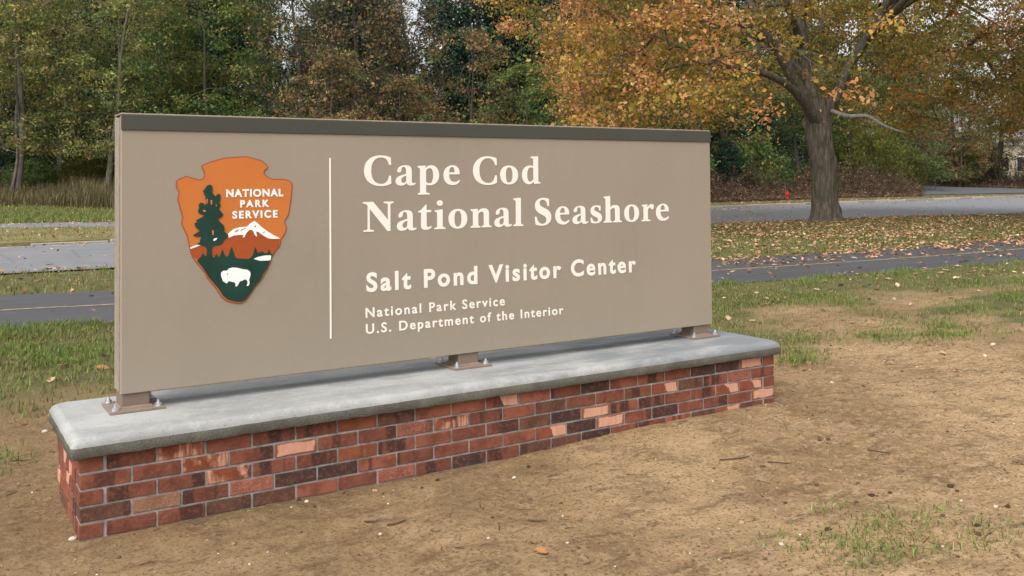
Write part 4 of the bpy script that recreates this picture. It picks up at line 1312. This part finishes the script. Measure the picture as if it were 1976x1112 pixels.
V2, F2, T2 = leaves(T[~outer], .118, rng, OC, (.33, .33, .15), 78, .66, .45, .12, .20, (.5, .4, 2.0, 4, 4.2, .4, 3.6))  # inner crown: more olive leaves, with underside shade put into the darker mix
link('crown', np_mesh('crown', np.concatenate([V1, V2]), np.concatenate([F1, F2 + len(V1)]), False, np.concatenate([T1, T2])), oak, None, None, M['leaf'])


# ------------------------------------------------------------------ brush and tall grass at the foot of the woods
def blades(x, y, z, h, w, tint, rng, bend=.35, name='grass'):
    n = len(x)
    a = rng.uniform(0, 2 * np.pi, n); lean = np.abs(rng.normal(0, bend, n)) * h
    dx, dy = np.cos(a), np.sin(a); px, py = -dy, dx
    b = np.stack([x, y, z], -1)
    s = np.stack([px, py, 0 * px], -1) * (w / 2)[:, None]
    l = np.stack([dx, dy, 0 * dx], -1)
    m = b + l * (lean * .35)[:, None] + np.array([0, 0, 1.]) * (h * .55)[:, None]
    tip = b + l * lean[:, None] + np.array([0, 0, 1.]) * (h * np.clip(1 - .25 * (lean / h), .3, 1))[:, None]
    V = np.stack([b - s, b + s, m + s * .8, m - s * .8, tip], 1).reshape(-1, 3)
    k = (np.arange(n) * 5)[:, None]
    Fq = k + np.array([[0, 1, 2, 3]]); Ft = k + np.array([[3, 2, 4]])
    return np_mesh(name, V, [Fq, Ft], False, np.concatenate([tint, tint]))


def pick(cols, p, n, rng, var=.2):
    c = np.array(cols)[rng.choice(len(cols), n, p=np.array(p) / np.sum(p))]
    return np.clip(c * np.exp(rng.normal(0, var, (n, 1))) * np.exp(rng.normal(0, .06, (n, 3))), .005, .8)


GCOL = [(.145, .205, .042), (.205, .255, .060), (.105, .145, .036), (.26, .235, .085), (.28, .225, .115)]
rng = np.random.default_rng(31)


def band(n, px0, px1, d0, d1, rng):
    px = rng.uniform(px0, px1, n); dp = rng.uniform(d0, d1, n)
    v = CF[None] + ((px - 988) / FPX)[:, None] * CR[None]
    q = CAM[None] + dp[:, None] * v
    return q[:, 0], q[:, 1]


# tall dry grass, left
x, y = band(30000, -120, 700, 50, 58, rng)
h = rng.uniform(.25, 1.3, len(x)) * np.clip(-.15 + 2.2 * fbm(x, y, 3.0, 4), .15, 1.3)
tag(link('tall_grass', blades(x, y, ground_z(x, y), h, rng.uniform(.018, .035, len(x)), pick([(.17, .135, .065), (.125, .10, .05), (.10, .105, .038), (.24, .19, .10)], (3, 2.4, 2, .8), len(x), rng, .35), rng, .42, 'tall_grass'), mats=M['grass']), 'tall dry grass along the foot of the woods', 'grass', kind='stuff')
# low green verge in front of it and beyond the road
x, y = band(60000, -150, 2050, 36, 52, rng)
k = (y > ROAD_F(x) + .3) & (y < 58); x, y = x[k], y[k]
tag(link('far_verge_grass', blades(x, y, ground_z(x, y), rng.uniform(.06, .22, len(x)), rng.uniform(.025, .045, len(x)), pick(GCOL, (2.5, 2, 2, 2, 1), len(x), rng), rng, .4, 'far_verge_grass'), mats=M['grass']), 'short grass beyond the road', 'grass', kind='stuff')


def brush(name, n, px0, px1, d0f, depth, hmax, cols, label):
    px = rng.uniform(px0, px1, n); dp = np.interp(px, *d0f) + rng.uniform(0, 1, n) ** 1.3 * depth
    q = CAM[None] + dp[:, None] * (CF[None] + ((px - 988) / FPX)[:, None] * CR[None])
    gz = ground_z(q[:, 0], q[:, 1])
    dd = dp - np.interp(px, *d0f) - 4 * vnoise(px / 22, px * 0 + depth, 1.0)
    hh = hmax * np.clip(-.25 + 2.1 * fbm(q[:, 0], q[:, 1], 1.6, 4), .10, 1.35) * np.clip(.25 + dd / 4.0, .08, 1) * np.exp(rng.normal(0, .18, n)) * (.15 + .85 * sstep(0, 45, px1 - px + 25 * rng.random(n)))
    q[:, 2] = gz + rng.uniform(0, 1, n) ** .9 * hh
    V, F, T = leaves(q, .15, rng, cols, (.10, .10, .08), 3, .5, .2, 0, .25)
    m = min(n, 9000); b = q[:m].copy(); b[:, 2] = gz[:m]; e = b + np.stack([rng.normal(0, .35, m), rng.normal(0, .35, m), hh[:m] * rng.uniform(.7, 1.25, m)], -1)
    V2, F2 = prisms(b, e, np.full(m, .014), np.full(m, .005), 3)
    T2 = np.tile(np.array([[.12, .085, .062]]), (len(F2), 1)) * np.exp(rng.normal(0, .3, (len(F2), 1)))
    me = np_mesh(name, np.concatenate([V, V2]), [np.concatenate([F, F2 + len(V)])], False, np.concatenate([T, T2]))
    tag(link(name, me, mats=M['leaf']), label, 'brush', kind='stuff')


BRC = [(.22, .130, .075), (.15, .092, .060), (.27, .175, .095), (.125, .115, .055), (.22, .105, .075)]
brush('brush_thicket', 17000, 1000, 1778, ([1000, 1376, 1778], [56, 61, 77]), 10, 2.0, BRC, 'brown autumn brush beyond the road around the oak trunk')
brush('roadside_brush', 9000, 1770, 2080, ([1770, 2080], [101, 98]), 10, 2.0, [(.20, .145, .075), (.14, .095, .055), (.10, .085, .04), (.17, .09, .055)], 'tan and brown brush beyond the driveway')
brush('woodland_floor_brush', 12000, -150, 1000, ([-150, 1000], [59, 60]), 9, 1.8, [(.085, .070, .032), (.055, .065, .025), (.12, .085, .045), (.05, .04, .025)], 'dark undergrowth at the foot of the woods')

# ------------------------------------------------------------------ house far right, hydrant, street sign
hx, hy = P(1950, 122)
hz = float(ground_z(hx, hy))
house = empty('house', (hx, hy, hz), -YAW + .25)
tag(house, 'cream house with white gable half hidden by trees at the right edge', 'house')
M['cream'] = paint('cream_siding', (.62, .54, .36), .7, .06, 3)
M['white'] = paint('white_trim', (.75, .76, .76), .6, .04, 3)
M['roof'] = paint('grey_shingle', (.30, .30, .31), .85, .15, 6)
t = NT('window_glass'); M['glass'] = t.out((.03, .035, .04), .08, .6)
t = NT('dark_door'); M['door'] = t.out((.06, .045, .035), .5)
HW, HD, EH, RH = 6.2, 4.0, 4.6, 6.6
MB().box(-HW, HW, -HD, HD, -1.2, EH).build('wall', M['cream'], house)
for k in range(12):
    MB().box(-HW - .03, HW + .03, -HD - .03, -HD + .01, .1 + k * .36, .1 + k * .36 + .33).build('siding_board', M['cream'], house)
gb = MB(); gb.add([(.6, -HD - 1.2, EH - .9), (4.6, -HD - 1.2, EH - .9), (2.6, -HD - 1.2, EH + 1.0), (.6, -HD + 1, EH - .9), (4.6, -HD + 1, EH - .9), (2.6, -HD + 1, EH + 1.0)], [(0, 1, 2), (0, 3, 4, 1), (1, 4, 5, 2), (2, 5, 3, 0), (3, 5, 4)])
gb.build('gable', M['white'], house)
rf = MB(); rf.add([(-HW - .4, -HD - .4, EH - .05), (HW + .4, -HD - .4, EH - .05), (HW + .4, 0, RH), (-HW - .4, 0, RH), (-HW - .4, HD + .4, EH - .05), (HW + .4, HD + .4, EH - .05)], [(0, 1, 2, 3), (3, 2, 5, 4), (0, 3, 4), (1, 5, 2), (0, 4, 5, 1)])
rf.build('roof', M['roof'], house)
for wx in (-4.6, -2.2, 2.0, 5.0):
    f = MB().box(wx - .65, wx + .65, -HD - .12, -HD - .05, 1.2, 3.2).build('window', M['white'], house)
    MB().box(wx - .52, wx + .52, -HD - .16, -HD - .125, 1.33, 3.07).build('pane', M['glass'], f)
d = MB().box(-.2, .9, -HD - .12, -HD - .05, 0, 2.3).build('door', M['door'], house)
for px_ in (.75, 4.45):
    MB().box(px_ - .12, px_ + .12, -HD - 1.15, -HD - .91, -.5, EH - .92).build('porch_post', M['white'], house)

hx, hy = P(1518, 66)
M['hydrant'] = paint('hydrant_red', (.55, .022, .022), .45, .08, 8)
hyd = empty('fire_hydrant', (hx, hy, .0), -YAW)
hzg = 1.4497 - 24.5 * 66 / FPX
hyd.location.z = min(max(hzg, float(ground_z(hx, hy))), float(ground_z(hx, hy)) + .3)
hyd.scale = (.50, .50, .50)
tag(hyd, 'small red fire hydrant in the brush left of the oak trunk', 'hydrant')
mb = MB().cyl((0, 0, -.4), .13, .47, 12).cyl((0, 0, .05), .20, .05, 12).cyl((0, 0, .10), .135, .42, 12).cyl((0, 0, .50), .18, .05, 12)
mb.build('barrel', M['hydrant'], hyd)
MB().cyl((0, 0, .55), .165, .09, 12, .13).cyl((0, 0, .64), .13, .06, 12, .05).cyl((0, 0, .70), .035, .05, 5).build('bonnet', M['hydrant'], hyd)
for s in (-1, 1):
    MB().cyl((s * .12 if s > 0 else -.24, 0, .36), .075, .12, 10, axis=0).build('outlet', M['hydrant'], hyd)
MB().cyl((0, -.27, .32), .095, .16, 10, axis=1).build('pumper_outlet', M['hydrant'], hyd)
MB().cyl((-.28, 0, -.1), .012, 2.0, 6).build('marker_rod', M['zinc'], hyd)

sx_, sy_ = P(1804, 93)
sgn = empty('street_sign', (sx_, sy_, float(ground_z(sx_, sy_))), -YAW)
tag(sgn, 'green street name sign on a thin pole beyond the driveway', 'sign')
M['sgreen'] = paint('street_green', (.02, .24, .16), .4, .05, 4)
M['pole'] = paint('pole_grey', (.12, .12, .11), .5, .1, 8)
top = 1.4497 + 88 * 93 / FPX - sgn.location.z
MB().cyl((0, 0, -.3), .035, top + .45, 8).build('pole', M['pole'], sgn)
MB().bevbox(-.70, .70, -.015, .015, top - .12, top + .12, .004).build('name_plate', M['sgreen'], sgn, (0, -.05, 0))
MB().bevbox(-.60, .60, -.015, .015, top + .16, top + .38, .004).build('name_plate', M['sgreen'], sgn, (0, 0, 0), (0, 0, 1.25))

# ------------------------------------------------------------------ grass near the sign
def scatter(n, x0, x1, y0, y1, dens):
    x = rng.uniform(x0, x1, n); y = rng.uniform(y0, y1, n)
    k = rng.random(n) < dens(x, y)
    return x[k], y[k]


def turf_density(x, y):
    c = cover(x, y)
    tuft = sstep(.42, .68, fbm(x, y, .35, 3, 50.0))
    return np.clip(c ** 1.1 * (.26 + 1.0 * tuft), 0, 1)


xs, ys = [], []
for n, a in ((330000, (-3.5, 9.0, .6, 7.2)), (130000, (9.0, 20.0, -2.0, 6.0)), (26000, (-9, -3.5, .6, 9.0))):
    x, y = scatter(n, *a, turf_density); xs.append(x); ys.append(y)
x, y = np.concatenate(xs), np.concatenate(ys)
strip_near = np.exp(-((PATH_C(x) - PATH_H - y) / .7) ** 2)             # longer where the mower cannot reach, along the path
lush = fbm(x, y, 1.1, 3, 33.0)
h = rng.uniform(.025, .06, len(x)) * (.45 + 1.1 * lush) * (1 + 1.3 * strip_near * sstep(.40, .55, lush))
k = (y < PATH_C(x) - PATH_H - .02) & ~((x > -.03) & (x < 4.1) & (y > -.03) & (y < .75))
x, y, h, lush = x[k], y[k], h[k], lush[k]
tint = np.where((rng.random(len(x)) < np.clip(.35 + 2.2 * (lush - .40) + .35 * strip_near[k] - .18 * (x < 3), .12, .95))[:, None], pick(GCOL[:3], (3, 2.6, 1.6), len(x), rng), pick(GCOL[2:] + [(.20, .16, .075)], (1.4, 2, 1.6, 2), len(x), rng))
tag(link('lawn_grass', blades(x, y, ground_z(x, y) - .004, h, rng.uniform(.004, .009, len(x)), tint, rng, .75, 'lawn_grass'), mats=M['grass']), 'patchy green and straw coloured grass between the bare soil and the bike path', 'grass', kind='stuff')

xs, ys = [], []
for n, a in ((70000, (-4, 30, 6.0, 18.6)), (26000, (30, 50, 6, 18.6)), (36000, (-12, 13, 21, 38))):
    x, y = scatter(n, *a, lambda x, y: np.where(on_paved(x, y, .02), 0, np.where((y > PATH_C(x)), .35 + .65 * fbm(x, y, 1.5, 3, 7.0), 0))); xs.append(x); ys.append(y)
x, y = np.concatenate(xs), np.concatenate(ys)
k = (y < ROAD_N(x)) | on_median(x, y); x, y = x[k], y[k]
z = ground_z(x, y) + np.where(on_median(x, y), .12, 0)
tag(link('verge_grass', blades(x, y, z, rng.uniform(.03, .10, len(x)), rng.uniform(.010, .022, len(x)), pick(GCOL, (2, 1.6, 2.4, 2.4, 1.8), len(x), rng), rng, .5, 'verge_grass'), mats=M['grass']), 'short worn grass between the bike path and the roads', 'grass', kind='stuff')

# a few green tufts coming up through the bare soil, lower right and by the plinth
TUFT = [(2.40, -1.60, .10, 60), (2.52, -1.72, .09, 60), (2.62, -1.80, .13, 130), (2.80, -1.66, .10, 70), (2.90, -1.78, .12, 90), (2.72, -1.90, .12, 100), (2.98, -1.62, .08, 50), (3.16, -1.72, .10, 60), (3.02, -2.02, .09, 60), (2.50, -1.88, .10, 70), (2.86, -1.42, .07, 40), (3.25, -1.95, .10, 50),
        (5.25, .85, .14, 150), (5.6, 1.15, .16, 150), (6.9, 1.35, .16, 200), (7.5, 1.05, .18, 240), (7.9, 1.35, .16, 160), (6.2, 1.6, .16, 120), (-.55, 1.25, .18, 170), (-.85, 1.05, .16, 150), (-.30, 1.55, .16, 130), (-.75, .55, .14, 90)]
bx, by, bh, bw, bt = [], [], [], [], []
for k, (tx, ty, r, n) in enumerate(TUFT):
    n = int(n * 1.6)
    near = ty < 0
    bx.append(tx + rng.normal(0, r, n)); by.append(ty + rng.normal(0, r * .6, n))
    bh.append(rng.uniform(.012, .045, n) if near else rng.uniform(.03, .085, n)); bw.append(rng.uniform(.0025, .0055, n) if near else rng.uniform(.004, .008, n))
    bt.append(pick(GCOL, (3, 3.6, 1, 1, .6), n, rng))
bx, by, bh, bw, bt = (np.concatenate(q) for q in (bx, by, bh, bw, bt))
tag(link('sprouting_grass', blades(bx, by, ground_z(bx, by) - .003, bh, bw, bt, rng, 1.25, 'sprouting_grass'), mats=M['grass']), 'thin green grass tufts sprouting from the bare soil', 'grass', kind='stuff')

# ------------------------------------------------------------------ fallen leaves
LCOL = [(.44, .250, .14), (.54, .36, .22), (.33, .175, .09), (.24, .135, .075), (.60, .44, .30), (.42, .21, .08)]


def leaf_faces(x, y, z, size, rng):
    n = len(x); a = rng.uniform(0, 2 * np.pi, n); tl = rng.normal(0, .32, (n, 2))
    d = unit(np.stack([np.cos(a), np.sin(a), tl[:, 0]], -1)); nn = unit(np.stack([tl[:, 1], rng.normal(0, .3, n), np.ones(n)], -1))
    w = unit(np.cross(nn, d)); c = np.stack([x, y, z + size * .16], -1)
    L = size[:, None]; Wd = L * rng.uniform(.45, .75, (n, 1)); cu = rng.uniform(.02, .22, (n, 1)) * L * np.array([[0, 0, 1.]])
    V = np.stack([c - d * L * .5, c - d * L * .1 + w * Wd * .5 + cu, c + d * L * .5 + cu * .5, c - d * L * .1 - w * Wd * .5 + cu * .8], 1).reshape(-1, 3)
    return V, np.arange(n * 4).reshape(-1, 4)


def litter_density(x, y):
    g = leaf_fall(x, y)
    pth = np.abs(y - PATH_C(x)) < PATH_H
    road = (y > ROAD_N(x)) & (y < ROAD_F(x)) & ~on_median(x, y)
    base = np.where(y > PATH_C(x), g, g * .55) + .035
    edge = np.exp(-((y - PATH_C(x) - PATH_H) / .35) ** 2) * np.clip(g * 2.5, .12, 1)
    base = np.where(pth, g * (.15 + .85 * sstep(-.6, 1.5, y - PATH_C(x))) * 2.6 * (x > 3) + .010, base)
    gut = np.exp(-((ROAD_F(x) - y - .3) / 2.2) ** 2) * np.clip(.25 + g * 8, 0, 1) + np.exp(-((y - ROAD_N(x)) / .7) ** 2) * .3 + np.where(x < 12, np.exp(-((MED_N(np.minimum(x, 13)) - y - .2) / .5) ** 2) * .8 + np.exp(-((y - MED_F(np.minimum(x, 13)) - .2) / .6) ** 2) * .5, 0)
    base = np.where(road, .02 + .10 * g + gut, base)
    base = np.where(y > ROAD_F(x), .30 + g, base)
    clump = .35 + 1.1 * sstep(.35, .7, fbm(x, y, .8, 3, 60.0))
    return np.clip((base + edge) * clump, 0, 1)


xs, ys = [], []
for n, a in ((52000, (6, 34, 3.5, 18.5)), (8000, (-4, 6, 2.5, 14)), (9000, (34, 50, 3, 18)), (44000, (12, 78, 18, 42)), (40000, (-10, 13, 13, 42)), (1500, (5.0, 14, -1.5, 4.5)), (400, (-3, 0, 1.2, 4))):
    x, y = scatter(n, *a, litter_density); xs.append(x); ys.append(y)
x, y = np.concatenate(xs), np.concatenate(ys)
k = ~((x > -.1) & (x < 4.2) & (y > -.1) & (y < .85)); x, y = x[k], y[k]
z = np.where(on_paved(x, y), .008, ground_z(x, y) + .015) + np.where(on_median(x, y), .13, 0)
size = rng.uniform(.055, .125, len(x))
dist = np.hypot(x - CAM[0], y - CAM[1]) / size
ahead = ((x - CAM[0]) * CF[0] + (y - CAM[1]) * CF[1]); side = (x - CAM[0]) * CR[0] + (y - CAM[1]) * CR[1]
u = side / np.maximum(ahead, .1)
hidden = (u > -.415) & (u < .212) & (y > .4) | (np.abs(u) > .545)
order = np.argsort(np.where(hidden, 1e9, dist))
near, rest = order[:300], order[300:]
V, F = leaf_faces(x[rest], y[rest], z[rest], size[rest], rng)
tag(link('leaf_litter', np_mesh('leaf_litter', V, F, False, pick(LCOL, (3, 3, 2, 1.6, 1.3, 1.3), len(rest), rng)), mats=M['litter']), 'scattered tan and orange fallen leaves on grass, path and road', 'leaves', kind='stuff')


def oak_leaf_mesh(seed, tint):
    """lobed leaf with stalk, curled at the edges"""
    r = np.random.default_rng(seed)
    prof = [(-.62, .012), (-.5, .015), (-.42, .10), (-.30, .24), (-.18, .13), (-.05, .33), (.08, .16), (.20, .27), (.31, .12), (.42, .10), (.5, .01)]
    V, F = [], []
    for i, (s, wd) in enumerate(prof):
        cz = .16 * (s * s) * r.uniform(.4, 1.4)
        for sg in (-1, 0, 1):
            V.append((s, sg * wd * r.uniform(.85, 1.15), cz + abs(sg) * wd * r.uniform(.10, .55)))
    for i in range(len(prof) - 1):
        for j in (0, 1):
            a = i * 3 + j; F.append((a, a + 1, a + 4, a + 3))
    me = np_mesh('fallen_leaf', np.array(V), np.array(F), True, np.tile(np.array([tint]), (len(F), 1)))
    me.materials.append(M['litter'])
    return me


LM = [oak_leaf_mesh(100 + i, np.array(LCOL[i % 6]) * (1.0 if i < 6 else .85)) for i in range(12)]


def put_leaf(x, y, z, size, label, group, pickm=None):
    o = bpy.data.objects.new('fallen_leaf', LM[pickm] if pickm is not None else random.choice(LM)); COL.objects.link(o)
    o.location = (x, y, z + size * .02); o.scale = (size,) * 3
    o.rotation_euler = (random.gauss(0, .22), random.gauss(0, .22), random.uniform(0, 6.28))
    tag(o, label, 'leaf', group)


for i in near:
    xx, yy = float(x[i]), float(y[i])
    if abs(yy - PATH_C(xx)) < PATH_H: lb, gp = ('fallen tan leaf lying on the dark bike path right of the sign', 'leaves on the path right of the sign') if xx > 5 else ('fallen tan leaf lying on the bike path left of the sign', 'leaves on the path left of the sign')
    elif yy < PATH_C(xx): lb, gp = ('fallen pale leaf on the patchy grass right of the sign', 'leaves on the near grass right of the sign') if xx > 4 else ('fallen pale leaf on the grass left of the sign', 'leaves on the near grass left of the sign')
    else: lb, gp = ('fallen orange-tan leaf on the grass between bike path and road', 'leaves on the verge')
    put_leaf(xx, yy, float(z[i]), float(size[i]) * 1.0, lb, gp)
put_leaf(1.50, -1.14, float(ground_z(1.50, -1.14)) + .004, .075, 'curled orange leaf on the bare soil at the bottom centre, the nearer of two', None, 5)
put_leaf(1.53, -1.04, float(ground_z(1.53, -1.04)) + .004, .060, 'faded orange leaf on the bare soil at the bottom centre, the farther of two', None, 11)

# ------------------------------------------------------------------ crumbs, pebbles, clods and twigs on the soil
def lump(r, rng, flat=.6):
    """small faceted clod"""
    a = (1 + 5 ** .5) / 2
    V = np.array([(-1, a, 0), (1, a, 0), (-1, -a, 0), (1, -a, 0), (0, -1, a), (0, 1, a), (0, -1, -a), (0, 1, -a), (a, 0, -1), (a, 0, 1), (-a, 0, -1), (-a, 0, 1)], float) / 1.9
    F = np.array([(0, 11, 5), (0, 5, 1), (0, 1, 7), (0, 7, 10), (0, 10, 11), (1, 5, 9), (5, 11, 4), (11, 10, 2), (10, 7, 6), (7, 1, 8), (3, 9, 4), (3, 4, 2), (3, 2, 6), (3, 6, 8), (3, 8, 9), (4, 9, 5), (2, 4, 11), (6, 2, 10), (8, 6, 7), (9, 8, 1)])
    V = V * rng.uniform(.65, 1.3, (12, 1)) * np.array([1, 1, flat]) * r
    return V, F


n = 9000
x = rng.uniform(-1.6, 8.5, n); y = rng.uniform(-2.6, 2.2, n)
k = (rng.random(n) < (1 - .8 * cover(x, y)) * (.15 + sstep(.40, .70, fbm(x, y, .5, 3, 77.0)))) & ~((x > -.05) & (x < 4.12) & (y > -.03) & (y < .76))
x, y = x[k], y[k]
VV, FF, TT, c = [], [], [], 0
for xx, yy, zz in zip(x, y, ground_z(x, y)):
    r = min(.016, .0028 * math.exp(rng.normal(0, .55)) * (1 + .10 * max(0, xx)))
    V, F = lump(r, rng); V = V + np.array([xx, yy, zz + r * .2]); VV.append(V); FF.append(F + c); c += 12
    q = rng.random()
    TT.append(np.tile((np.array([.52, .46, .36]) if q < .10 else np.array([.10, .062, .035]) if q < .62 else np.array([.26, .17, .09])) * math.exp(rng.normal(0, .2)), (20, 1)))
M['crumb'] = leafmat('soil_crumb', 0.0, .95)
tag(link('soil_crumbs', np_mesh('soil_crumbs', np.concatenate(VV), np.concatenate(FF), False, np.concatenate(TT)), mats=M['crumb']), 'fine crumbs and grit scattered over the bare soil', 'soil', kind='stuff')
# dead grass stalks and bark chips lying about
n = 5200
x = rng.uniform(-1.6, 8.5, n); y = rng.uniform(-2.6, 2.0, n)
k = (rng.random(n) < (.10 + sstep(.45, .72, fbm(x, y, .6, 3, 90.0)))) & ~((x > -.05) & (x < 4.12) & (y > -.03) & (y < .76)); x, y = x[k], y[k]; n = len(x)
a = rng.normal(.15, .7, n); L = np.clip(np.exp(rng.normal(math.log(.03), .55, n)), .008, .09); z = ground_z(x, y) + .003
A = np.stack([x, y, z], -1); B = A + np.stack([np.cos(a) * L, np.sin(a) * L, rng.normal(0, .05, n) * L], -1)
B[:, 2] = ground_z(B[:, 0], B[:, 1]) + .004
V, F = prisms(A, B, np.full(n, .0011) + .02 * L * rng.uniform(.4, 1, n), np.full(n, .0008), 3)
T = np.repeat(pick([(.075, .045, .026), (.13, .085, .048), (.34, .25, .13)], (3, 2, 1), n, rng), 3, 0)
tag(link('plant_debris', np_mesh('plant_debris', V, F, False, T), mats=M['crumb']), 'bits of dead stalk and bark lying on the bare soil', 'debris', kind='stuff')

M['clod'] = paint('dark_clod', (.060, .038, .024), .95, .25, 60)
M['stone'] = paint('pale_stone', (.50, .45, .37), .85, .15, 40)
M['twig'] = paint('twig', (.085, .052, .032), .9, .2, 30)


def single(name, mat, x, y, r, label, cat, flat=.6, group=None):
    V, F = lump(r, rng, flat)
    o = link(name, np_mesh(name, V, F, False), loc=(x, y, float(ground_z(x, y)) + r * flat * .35), rot=(0, 0, random.uniform(0, 6)), mats=M[mat])
    tag(o, label, cat, group)


def at(px, py):
    v = CF + (px - 988) / FPX * CR - (py - 556 - SHIFT) / FPX * CU
    q = CAM + v * (CAM[2] / -v[2]); return float(q[0]), float(q[1])


for px, py, r, lb in ((1597, 1021, .016, 'dark soil clod at the bottom right, the leftmost one'), (1682, 958, .017, 'dark soil clod on the sand, upper middle of the right side'), (1717, 955, .012, 'dark soil clod just right of the bigger one on the sand'), (1835, 940, .018, 'dark soil clod on the sand toward the right edge'),
                      (1888, 1018, .019, 'dark soil clod near the lower right grass tufts'), (1945, 975, .014, 'dark soil clod close to the right edge'), (578, 968, .012, 'dark soil clod at the foot of the bricks left of centre'), (843, 930, .013, 'dark soil clod at the foot of the bricks near the centre'),
                      (1020, 902, .012, 'dark soil clod right of centre near the bricks'), (1450, 790, .024, 'dark soil clod by the right end of the plinth')):
    single('soil_clod', 'clod', *at(px, py), r, lb, 'clod', .6, 'dark clods on the bare soil')
for px, py, r, lb in ((141, 1040, .020, 'pale stone at the foot of the left plinth corner'), (592, 971, .012, 'pale stone chip beside the dark clod at the bricks'), (992, 922, .014, 'pale stone chip in front of the plinth centre'), (734, 1032, .009, 'small white pebble on the soil left of centre'),
                      (942, 1043, .008, 'small white pebble on the soil at the bottom centre'), (725, 948, .007, 'small white pebble close to the bricks'), (1086, 995, .006, 'small white pebble right of the bottom centre'), (87, 832, .018, 'pale stone on the soil left of the plinth')):
    single('pebble', 'stone', *at(px, py), r, lb, 'pebble', .6, 'pale pebbles on the bare soil')
for (px, py, L, a, lb) in ((1425, 888, .19, .30, 'thin dark twig lying on the sand right of the plinth'), (1510, 895, .13, -.1, 'short dark twig right of the long one on the sand'), (770, 1110 - 95, .10, .5, 'short dark twig on the soil left of the bottom centre'), (720, 1012, .07, .2, 'curved dark twig on the soil below the bricks'), (1040, 1010, .09, .1, 'dark twig on the soil right of the bottom centre'), (1700, 870, .12, -.2, 'dark twig on the sand at the right')):
    x0, y0 = at(px, py)
    pts = [np.array([x0 + L * (s - .5) * math.cos(a - .55) + .012 * math.sin(5 * s) * L / .1, y0 + L * (s - .5) * math.sin(a - .55) + .010 * math.cos(7 * s) * L / .1, 0]) for s in (0, .33, .66, 1)]
    for q in pts: q[2] = float(ground_z(q[0], q[1])) + .005
    c0 = pts[0].copy()
    v, f, _, _ = tube([q - c0 for q in pts], [.0035, .003, .0026, .0015], 6)
    tag(link('twig', np_mesh('twig', v, f, True), loc=tuple(c0), mats=M['twig']), lb, 'twig', 'twigs on the bare soil')
